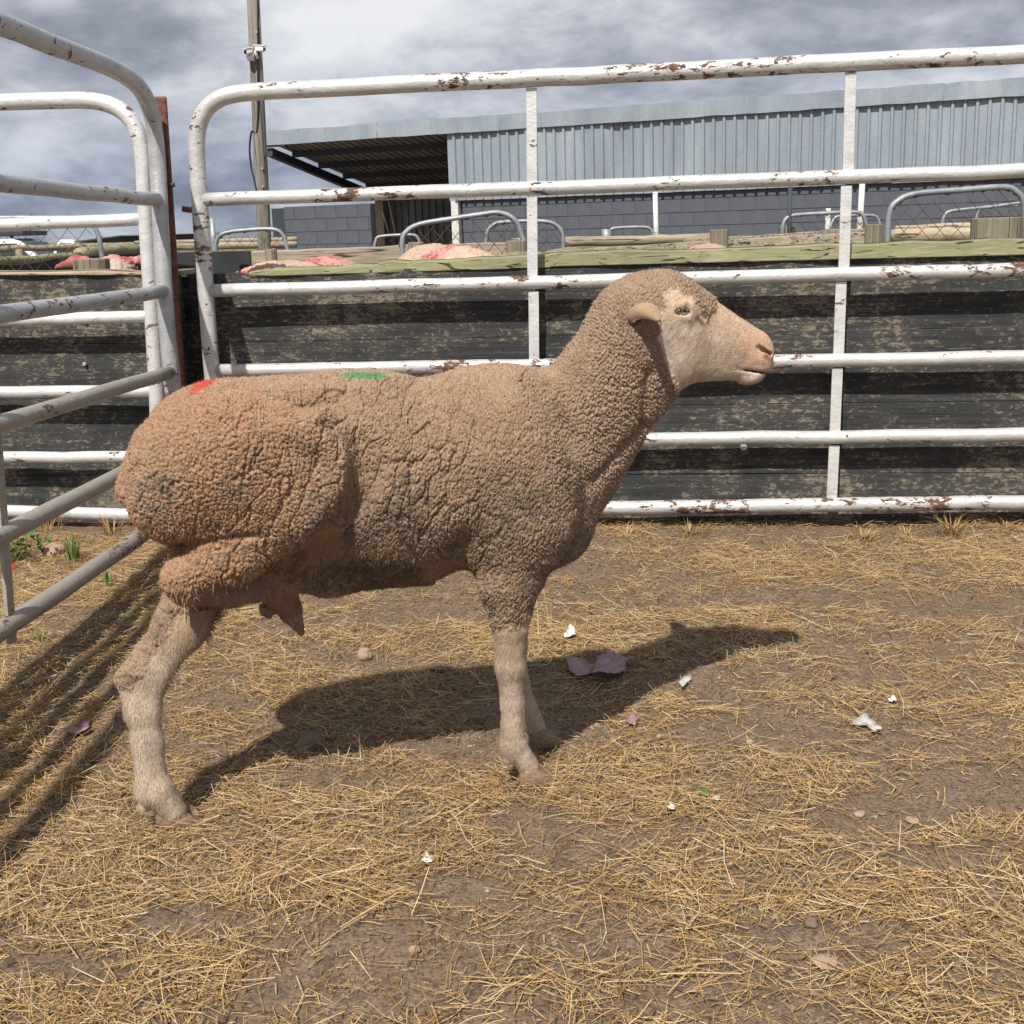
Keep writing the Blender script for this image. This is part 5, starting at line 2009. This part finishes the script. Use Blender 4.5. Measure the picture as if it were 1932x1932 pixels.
# ---- eyes
em = Mat('eyeball')
_ev = em.coord('Object')
_sep = em.n('ShaderNodeSeparateXYZ')
em.l(_ev, _sep.inputs[0])
_ex = em.math('MULTIPLY', _sep.outputs[0], 1.0)
_ez = em.math('SUBTRACT', _sep.outputs[2], 0.0022)
_rad = em.math('SQRT', em.math('ADD', em.math('POWER', _ex, 2.0), em.math('POWER', _ez, 2.0)))
_pup = em.math('SQRT', em.math('ADD', em.math('POWER', em.math('MULTIPLY', _ex, 0.55), 2.0), em.math('POWER', _ez, 2.0)))
_ir = em.ramp(em.math('MULTIPLY', _rad, 60.0), [(0.0, (0.20, 0.15, 0.09)), (0.42, (0.30, 0.23, 0.14)), (0.56, (0.10, 0.07, 0.045)), (0.62, (0.42, 0.34, 0.29))])
_pm = em.ramp(em.math('MULTIPLY', _pup, 100.0), [(0.26, 1.0), (0.34, 0.0)])
em.base(em.mix(_pm, _ir, (0.012, 0.010, 0.009))).set(rough=0.12, spec=0.5)
for s in (-1, 1):
    mb = MB()
    n, k = 12, 20
    r = 0.0155
    V = [(0, s * r, 0)]
    for i in range(1, n):
        th = math.pi * 0.62 * i / (n - 1)
        for j in range(k):
            a = 2 * math.pi * j / k
            V.append((r * math.sin(th) * math.cos(a), s * r * math.cos(th), r * math.sin(th) * math.sin(a)))
    F = [(0, 1 + j, 1 + (j + 1) % k) for j in range(k)]
    F += [(1 + (i - 1) * k + j, 1 + i * k + j, 1 + i * k + (j + 1) % k, 1 + (i - 1) * k + (j + 1) % k) for i in range(1, n - 1) for j in range(k)]
    mb.add(V, F)
    o = mb.build('eye', em.m, None, True)
    o.parent = ram
    q = sp_(1288, 588, -56)
    o.location = (float(q[0]), s * 0.0545, float(q[2]))

# ---- ears: leaf-shaped, rolled into a trough, held out sideways with the tip tipped forward
earm = Mat('ear_skin')
_v = earm.coord('Object')
earm.base(earm.mix(earm.ramp(earm.noise(_v, 30, 5, 0.6), [(0.35, 0.0), (0.7, 1.0)]), (0.34, 0.24, 0.155), (0.25, 0.165, 0.105))).set(rough=0.85, spec=0.15, sheen=0.1)
earm.bump(earm.noise(_v, 160, 4, 0.6), 0.4, 0.002)


def ear(s):
    nu, nv = 20, 15
    base = sp_(1196, 600, -62)
    V = []
    for layer in (0, 1):
        for i in range(nu):
            t = i / (nu - 1)
            # centre line: out sideways, a little up, tip swings forward and droops
            cx = -0.008 + 0.020 * t ** 1.3
            cy = s * (0.098 * t)
            cz = 0.004 + 0.018 * math.sin(t * 2.6) - 0.012 * t ** 2
            w = 0.036 * min(1.0, (t + 0.22) / 0.50) * max(0.0, 1 - t) ** 0.45 + 0.0015
            for j in range(nv):
                q = -1 + 2 * j / (nv - 1)
                ang = q * R(98 - 30 * t)
                rad = w / R(80)
                # trough opens forwards and down; its upper edge carries the tip
                pp = rad * math.sin(ang) * (1.0 + 0.45 * max(0, q) * t * (1 - t) * 2)
                qq = rad * (math.cos(ang) - 0.6)
                a = R(44)
                dx, dz = pp * math.cos(a) - qq * math.sin(a), pp * math.sin(a) * 0.8 + qq * math.cos(a)
                th = (0.0016 if layer else -0.0016) * (1 - abs(q) ** 3)
                V.append((base[0] + cx + dx + th * math.sin(ang - a), s * 0.060 + cy, base[2] + cz + dz + th * math.cos(ang - a)))
    F = []
    m = nu * nv
    for i in range(nu - 1):
        for j in range(nv - 1):
            a, b, c_, d = i * nv + j, i * nv + j + 1, (i + 1) * nv + j + 1, (i + 1) * nv + j
            F.append((a, b, c_, d))
            F.append((m + d, m + c_, m + b, m + a))
    edge = [i * nv for i in range(nu)] + [(nu - 1) * nv + j for j in range(1, nv)] + [i * nv + nv - 1 for i in range(nu - 2, -1, -1)]
    for a, b in zip(edge[:-1], edge[1:]):
        F.append((a, b, m + b, m + a))
    mb = MB()
    mb.add(V, F)
    o = mb.build('ear', earm.m, None, True)
    o.parent = ram


ear(-1)
ear(1)


# ---- short hair on face and legs, loose fibres over the fleece, lashes and whiskers
def strands(name, P, D, Nrm, length, width, rgb, mat, lift=0.35):
    """thin tapering blades: root P, direction D, stood off the surface by lift"""
    n = len(P)
    d = D + Nrm * lift
    d /= np.linalg.norm(d, axis=1)[:, None]
    side = np.cross(d, Nrm)
    side /= np.maximum(np.linalg.norm(side, axis=1), 1e-6)[:, None]
    a = P - side * width[:, None] * 0.5
    b = P + side * width[:, None] * 0.5
    t = P + d * length[:, None]
    V = np.stack([a, b, t], 1).reshape(-1, 3)
    c = np.repeat(np.concatenate([rgb, np.ones((n, 1))], 1), 3, axis=0)
    o = mesh_np(name, V, np.arange(3 * n, dtype=np.int32), 3, mat, ram, True, {'Col': ('FLOAT_COLOR', c)})
    o['kind'] = 'stuff'
    return o


hr = Mat('hair_strand')
hr.base(hr.attr('Col')).set(rough=0.85, spec=0.12)


def grow():
    me = body.data
    nv = len(me.vertices)
    co = np.empty(nv * 3, np.float32)
    me.vertices.foreach_get('co', co)
    co = co.reshape(-1, 3)
    nr = np.empty(nv * 3, np.float32)
    me.vertices.foreach_get('normal', nr)
    nr = nr.reshape(-1, 3)
    u, v = sheep_uv(co)
    w = _wool
    rgb = _rgba[:, :3]
    # short hair
    m = np.flatnonzero((w < 0.35))
    pick = rng.choice(m, min(len(m), 70000), replace=True)
    P, Nn = co[pick], nr[pick]
    face = (u[pick] > 1200)
    flow = np.where(face[:, None], np.array([-0.75, 0, -0.45]), np.array([-0.12, 0, -1.0]))
    flow = flow + rng.normal(0, 0.28, (len(pick), 3))
    flow = flow - Nn * (flow * Nn).sum(1)[:, None]
    flow /= np.maximum(np.linalg.norm(flow, axis=1), 1e-6)[:, None]
    eye = np.hypot((u[pick] - 1288) / 22, (v[pick] - 588) / 13) > 1
    mouth = np.hypot((u[pick] - 1440) / 14, (v[pick] - 664) / 14) > 1
    k = eye & mouth
    ln = rng.uniform(0.005, 0.011, len(pick)) * np.where(face, 0.75, 1.15)
    shade = rng.uniform(0.62, 1.32, (len(pick), 1))
    strands('hair', P[k] - Nn[k] * 0.0006, flow[k], Nn[k], ln[k], rng.uniform(0.0006, 0.0013, k.sum()), (rgb[pick] * shade)[k], hr.m, 0.30)
    # fleece fuzz
    m = np.flatnonzero(w > 0.6)
    pick = rng.choice(m, 200000, replace=True)
    P, Nn = co[pick], nr[pick]
    flow = rng.normal(0, 0.6, (len(pick), 3)) + np.array([-0.1, 0, -0.5])
    flow = flow - Nn * (flow * Nn).sum(1)[:, None]
    shade = rng.uniform(0.75, 1.35, (len(pick), 1))
    strands('wool_fibre', P - Nn * 0.001, flow, Nn, rng.uniform(0.003, 0.0075, len(pick)), rng.uniform(0.0006, 0.0014, len(pick)), rgb[pick] * shade, hr.m, 0.8)
    # hanging locks on the gaskin and belly edge
    sel = np.flatnonzero((w > 0.5) & (((u > 320) & (u < 470) & (v > 1085) & (v < 1150)) | ((u > 300) & (u < 420) & (v > 1140) & (v < 1300) & (w < 0.95))))
    if len(sel):
        pick = rng.choice(sel, 160)
        P, Nn = co[pick], nr[pick]
        flow = np.tile(np.array([0.1, 0, -1.0]), (len(pick), 1)) + rng.normal(0, 0.25, (len(pick), 3))
        strands('wool_lock', P, flow, Nn, rng.uniform(0.008, 0.024, len(pick)), rng.uniform(0.002, 0.004, len(pick)), rgb[pick] * rng.uniform(0.8, 1.1, (len(pick), 1)), hr.m, 0.25)
    zk, zh = sp_(330, 1150, 20)[2], sp_(270, 1300, -20)[2]
    sel = np.flatnonzero((co[:, 2] < zk + 0.01) & (co[:, 2] > zh) & (u < 470) & (nr[:, 0] > 0.72) & (co[:, 1] > -0.07))
    if len(sel):
        pick = rng.choice(sel, 260)
        P, Nn = co[pick], nr[pick]
        flow = np.tile(np.array([0.15, 0, -1.0]), (len(pick), 1)) + rng.normal(0, 0.2, (len(pick), 3))
        strands('wool_lock', P, flow, Nn, rng.uniform(0.010, 0.026, len(pick)), rng.uniform(0.002, 0.0035, len(pick)), np.array([FLEECE['neck']]) * rng.uniform(0.7, 1.2, (len(pick), 1)), hr.m, 0.35)
    # lashes
    for s in (-1, 1):
        n = 26
        t = np.linspace(0, 1, n)
        P = np.array([sp_(1271 + 34 * q, 582 - 7 * math.sin(math.pi * q) + 2 * q, -68) for q in t])
        P[:, 1] = s * 0.0675
        D = np.tile(np.array([0.05, s * 0.5, -0.75]), (n, 1)) + rng.normal(0, 0.2, (n, 3))
        strands('eyelash', P, D, np.tile(np.array([0, s * 1.0, 0]), (n, 1)), rng.uniform(0.009, 0.014, n), np.full(n, 0.0011), np.tile(np.array([0.75, 0.68, 0.6]), (n, 1)), hr.m, 0.3)


grow()
# ================================================================== weeds, stones and litter on the ground
def gz_at(u, v):
    p = on_ground(u, v)
    return np.array([p[0], p[1], float(ground_h(np.array([p[0]]), np.array([p[1]]))[0])])


def px_m(u, v):
    p = on_ground(u, v)
    return float((p - EYE) @ FWD) / FPX


MT['paper'] = Mat('paper').base((0.70, 0.72, 0.74)).set(rough=0.8).m
MT['paper_warm'] = Mat('paper_warm').base((0.66, 0.62, 0.54)).set(rough=0.85).m
_b = Mat('purple_bag')
_b.base(_b.ramp(_b.noise(_b.coord('Object'), 40, 5, 0.6), [(0.3, (0.20, 0.115, 0.135)), (0.7, (0.36, 0.22, 0.25))])).set(rough=0.45)
MT['bag'] = _b.m
MT['clear_plastic'] = Mat('clear_plastic').base((0.55, 0.54, 0.50)).set(rough=0.3, alpha=0.75).m
_s = Mat('stone')
_s.base(_s.ramp(_s.noise(_s.coord('Object'), 25, 6, 0.6), [(0.3, (0.24, 0.165, 0.12)), (0.7, (0.42, 0.31, 0.235))])).set(rough=0.9)
_s.bump(_s.noise(_s.coord('Object'), 90, 4, 0.6), 0.5, 0.004)
MT['stone'] = _s.m
_s = Mat('earth_clod')
_s.base(_s.ramp(_s.noise(_s.coord('Object'), 40, 6, 0.65), [(0.3, (0.12, 0.085, 0.06)), (0.7, (0.24, 0.18, 0.135))])).set(rough=0.95)
_s.bump(_s.noise(_s.coord('Object'), 120, 5, 0.65), 0.8, 0.006)
MT['clod1'] = _s.m


def scrap(label, name, cat, pts, lift, mat, group=None, curl=0.3, seed=0):
    """torn flat piece outlined in the picture, lying on the straw with its edge curled up"""
    g = np.random.default_rng(seed)
    cu, cv = np.mean([p[0] for p in pts]), np.mean([p[1] for p in pts])
    c = gz_at(cu, cv)
    P = [on_ground(*p) - on_ground(cu, cv) for p in pts]
    size = max(np.linalg.norm(p) for p in P)
    ring, n = [], len(P)
    for k in range(n):
        for j in range(3):
            t = j / 3
            q = P[k] * (1 - t) + P[(k + 1) % n] * t
            ring.append(q * (1 + (g.normal(0, 0.05) if j else 0)))
    V = [(0, 0, lift)]
    F = []
    m = len(ring)
    for r in (0.5, 1.0):
        for q in ring:
            h = lift + curl * size * (r * np.linalg.norm(q) / size) ** 2 * (0.5 + 0.5 * math.sin(3 * math.atan2(q[1], q[0]) + seed)) + g.normal(0, 0.0015)
            V.append((q[0] * r, q[1] * r, h))
    F += [(0, 1 + k, 1 + (k + 1) % m) for k in range(m)]
    F += [(1 + k, 1 + m + k, 1 + m + (k + 1) % m, 1 + (k + 1) % m) for k in range(m)]
    o = MB().add([np.asarray(v) + c for v in V], F).build(name, mat, None, True, 0.0, origin=c)
    md = o.modifiers.new('t', 'SOLIDIFY')
    md.thickness = 0.0012
    return tag(o, label, cat, group)


def lump(label, name, cat, u, v, ru, mat, group=None, flat=0.65, seed=0, rough=0.22):
    g = np.random.default_rng(seed)
    c = gz_at(u, v)
    r = ru * px_m(u, v)
    bm = bmesh.new()
    bmesh.ops.create_icosphere(bm, subdivisions=3, radius=1.0)
    co = np.array([q.co[:] for q in bm.verts])
    k = 1 + rough * (fbm(co * 1.6 + seed * 3.1, seed, 3) - 0.5) * 2.4
    for q, kk in zip(bm.verts, k):
        q.co = Vector((q.co.x * kk * r, q.co.y * kk * r, q.co.z * kk * r * flat + r * flat * 0.55))
    me = bpy.data.meshes.new(name)
    bm.to_mesh(me)
    bm.free()
    me.polygons.foreach_set('use_smooth', [True] * len(me.polygons))
    me.materials.append(mat)
    o = bpy.data.objects.new(name, me)
    COL.objects.link(o)
    o.location = [float(x) for x in c]
    o.rotation_euler = (0, 0, g.uniform(0, 6))
    return tag(o, label, cat, group)


scrap('large torn purple bag piece lying in the head-side edge of the shadow', 'bag_scrap', 'plastic scrap', ((1113, 1292), (1128, 1262), (1150, 1247), (1197, 1258), (1181, 1266), (1180, 1278), (1163, 1283), (1160, 1294), (1140, 1296)), 0.022, MT['bag'], None, 0.35, 1)
scrap('smaller dark purple bag piece left of the large one', 'bag_scrap', 'plastic scrap', ((1068, 1252), (1100, 1250), (1126, 1256), (1112, 1275), (1092, 1285), (1078, 1276)), 0.012, MT['bag'], None, 0.25, 2)
scrap('purple bag piece on the straw at far left', 'bag_scrap', 'plastic scrap', ((118, 1392), (135, 1378), (150, 1384), (160, 1372), (170, 1376), (168, 1388), (148, 1396)), 0.014, MT['bag'], None, 0.25, 3)
scrap('small crimson bag shred below the large purple piece', 'bag_scrap', 'plastic scrap', ((1176, 1368), (1190, 1358), (1206, 1362), (1198, 1376)), 0.012, MT['bag'], None, 0.4, 4)
scrap('bright white paper scrap in the shadow behind the fore leg', 'paper_scrap', 'paper', ((1063, 1213), (1074, 1196), (1084, 1202), (1086, 1214), (1074, 1219)), 0.018, MT['paper'], None, 0.5, 5)
scrap('white paper scrap beside the fore cannon', 'paper_scrap', 'paper', ((985, 1255), (992, 1245), (1003, 1250), (998, 1259)), 0.012, MT['paper'], None, 0.5, 6)
scrap('tiny white paper scrap near the green leaf', 'paper_scrap', 'paper', ((1343, 1525), (1350, 1518), (1359, 1522), (1355, 1531), (1346, 1532)), 0.012, MT['paper'], None, 0.6, 7)
scrap('cream paper scrap left of the green leaf', 'paper_scrap', 'paper', ((1258, 1548), (1264, 1536), (1276, 1538), (1273, 1548)), 0.012, MT['paper_warm'], None, 0.6, 8)
scrap('cream paper scrap in the lower middle foreground', 'paper_scrap', 'paper', ((794, 1640), (806, 1630), (819, 1634), (816, 1644), (803, 1646)), 0.012, MT['paper_warm'], None, 0.4, 9)
scrap('curved clear plastic strip at right', 'plastic_strip', 'plastic scrap', ((1602, 1378), (1612, 1364), (1634, 1360), (1652, 1370), (1664, 1388), (1650, 1386), (1636, 1372), (1618, 1374)), 0.012, MT['clear_plastic'], None, 0.25, 10)
scrap('clear plastic shred right of the purple scrap', 'plastic_strip', 'plastic scrap', ((1280, 1290), (1288, 1282), (1306, 1284), (1296, 1292), (1288, 1302)), 0.012, MT['clear_plastic'], None, 0.3, 11)
scrap('pale shred near the right side of the pen', 'paper_scrap', 'paper', ((1674, 1328), (1684, 1322), (1692, 1328), (1682, 1334)), 0.012, MT['paper_warm'], None, 0.6, 12)
_lf = Mat('green_leaf')
_lf.base(_lf.ramp(_lf.noise(_lf.coord('Object'), 30, 4, 0.6), [(0.3, (0.06, 0.11, 0.03)), (0.7, (0.13, 0.20, 0.06))])).set(rough=0.55)
MT['leaf'] = _lf.m
scrap('single fallen green leaf in the right foreground', 'fallen_leaf', 'leaf', ((1312, 1512), (1322, 1509), (1334, 1513), (1342, 1519), (1330, 1521), (1318, 1518)), 0.014, MT['leaf'], None, 0.3, 13)
lump('pinkish angular stone under the belly', 'stone', 'stone', 687, 1236, 15, MT['stone'], None, 0.9, 3, 0.3)
lump('flat buff stone by the grass tuft at left', 'stone', 'stone', 102, 1046, 22, MT['stone'], None, 0.6, 4)
lump('broken clod of earth at the edge of the shadow', 'earth_clod', 'clod', 585, 1408, 26, MT['clod1'], None, 0.6, 5, 0.4)
lump('brown round dropping at the lower right', 'dropping', 'dropping', 1690, 1882, 11, MT['clod1'], None, 0.9, 6, 0.12)
lump('grey pebble in the lower middle foreground', 'stone', 'stone', 783, 1808, 11, MT['stone'], None, 0.8, 7)
lump('half-buried pinkish stone in the lower right foreground', 'stone', 'stone', 1556, 1815, 24, MT['stone'], None, 0.35, 8)
lump('buff pebble right of the green leaf', 'stone', 'stone', 1622, 1537, 11, MT['stone'], None, 0.5, 9)
lump('dark clod near the bottom right bare patch', 'earth_clod', 'clod', 1530, 1748, 14, MT['clod1'], None, 0.7, 10, 0.4)
lump('buff stone in the bare patch at right', 'stone', 'stone', 1720, 1548, 13, MT['stone'], None, 0.35, 11)
lump('small clod on bare ground left of the fore hoof', 'earth_clod', 'clod', 840, 1500, 12, MT['clod1'], None, 0.6, 12, 0.4)
_rd = Mat('red_rag').base((0.42, 0.05, 0.04)).set(rough=0.7).m
lump('small red scrap beside the side gate at far left', 'red_scrap', 'scrap', 22, 1073, 10, _rd, None, 0.8, 13, 0.4)


# ---- green weeds and dry tufts
def blade_tuft(label, name, cat, u, v, n, h, spread, rgb, wid=0.004, lean=0.35, group=None, seed=0, flop=0.5):
    g = np.random.default_rng(seed + 500)
    c = gz_at(u, v)
    m = Mat('tuft_%d' % seed)
    m.base(m.mix(1.0, tuple(rgb), m.ramp(m.attr('rnd', 'Fac'), [(0.0, 0.6), (1.0, 1.35)]), 'MULTIPLY')).set(rough=0.6)
    V, F, Rn = [], [], []
    for k in range(n):
        a = g.uniform(0, 6.28)
        L_ = h * g.uniform(0.45, 1.0)
        b = np.array([math.cos(a), math.sin(a), 0])
        root = b * spread * g.random() * 0.6
        le = lean * g.uniform(0.3, 1.5)
        S = 5
        o = len(V)
        side = np.array([-b[1], b[0], 0]) * wid * 0.5 * g.uniform(0.6, 1.3)
        for i in range(S):
            t = i / (S - 1)
            p = root + b * L_ * le * t ** 1.6 + np.array([0, 0, L_ * (t - flop * le * t ** 2.5 * 0.8)])
            w = (1 - t ** 1.5) + 0.04
            V += [p - side * w, p + side * w]
            Rn += [g.random()] * 2 if i == 0 else Rn[-2:]
        F += [(o + 2 * i, o + 2 * i + 1, o + 2 * i + 3, o + 2 * i + 2) for i in range(S - 1)]
    o = mesh_np(name, np.array(V), np.array(F).ravel(), 4, m.m, None, True, {'rnd': ('FLOAT', np.array(Rn))})
    o.location = [float(x) for x in c]
    return tag(o, label, cat, group)


blade_tuft('upright green grass tuft by the left fence', 'grass_tuft', 'grass', 138, 1062, 40, 0.13, 0.05, (0.11, 0.19, 0.045), 0.005, 0.25, None, 1)
blade_tuft('sprout of green grass right of the lower side rail', 'grass_tuft', 'grass', 203, 1106, 10, 0.075, 0.02, (0.10, 0.20, 0.04), 0.006, 0.3, None, 2)
blade_tuft('yellow-green tuft under the lowest side rail at left', 'grass_tuft', 'grass', 75, 1212, 22, 0.05, 0.05, (0.22, 0.24, 0.06), 0.004, 0.5, None, 3)
for i, (lab, u, v, n, h) in enumerate((('dry straw-coloured tuft at the fence foot behind the green weeds', 215, 1010, 40, 0.12), ('dry tuft at the fence foot left of the green grass tuft', 90, 1008, 30, 0.14),
                                       ('dry brown grass tuft at the fence foot left of the right upright', 1300, 1012, 50, 0.08), ('reddish dry tuft at the fence foot right of the right upright', 1632, 1020, 70, 0.07),
                                       ('spreading dry grass tuft at the fence foot towards the right edge', 1795, 1012, 70, 0.11), ('small dry tuft at the fence foot near the chest', 1180, 1016, 30, 0.07),
                                       ('sparse dry grass at the fence foot in the far right corner', 1900, 1006, 30, 0.08), ('thin dry tuft between the two right-hand fence tufts', 1710, 1010, 24, 0.06))):
    blade_tuft(lab, 'dry_grass_tuft', 'grass', u, v, n, h, 0.09, (0.36, 0.24, 0.10), 0.0035, 0.9, 'dry tufts along the fence foot', 20 + i, 0.7)


def leafy_weed(label, u, v, seed=0):
    g = np.random.default_rng(seed + 900)
    c = gz_at(u, v)
    root = thing('leafy_weed', label, 'weed', c)
    me = None
    st = MB()
    for k in range(64):
        a = g.uniform(0, 6.28)
        r = 0.10 * g.random() ** 0.6
        h = 0.03 + 0.075 * g.random()
        p = np.array([math.cos(a) * r, math.sin(a) * r * 0.7, h])
        if k % 4 == 0:
            st.tube([c + p * np.array([0.2, 0.2, 0.0]), c + p * np.array([0.7, 0.7, 0.6]), c + p], 0.0012, 5)
        if me is None:
            prof = [(0, 0, 0), (0.006, 0.007, 0.002), (0.014, 0.0095, 0.003), (0.023, 0.007, 0.001), (0.030, 0, -0.003), (0.023, -0.007, 0.001), (0.014, -0.0095, 0.003), (0.006, -0.007, 0.002), (0.015, 0, -0.001)]
            me = bpy.data.meshes.new('leaf')
            me.from_pydata(prof, [], [(8, i, (i + 1) % 8) for i in range(8)])
            me.materials.append(MT['leaf'])
        o = bpy.data.objects.new('leaf', me)
        COL.objects.link(o)
        o.parent = root
        o.location = [float(x) for x in p]
        o.rotation_euler = (g.normal(0, 0.5), g.normal(0, 0.5), a + g.normal(0, 0.7))
        sc = g.uniform(0.6, 1.25)
        o.scale = (sc, sc, sc)
    st.build('stem', MT['leaf'], root)


leafy_weed('bushy green broadleaf weed at the left fence foot', 48, 1056)
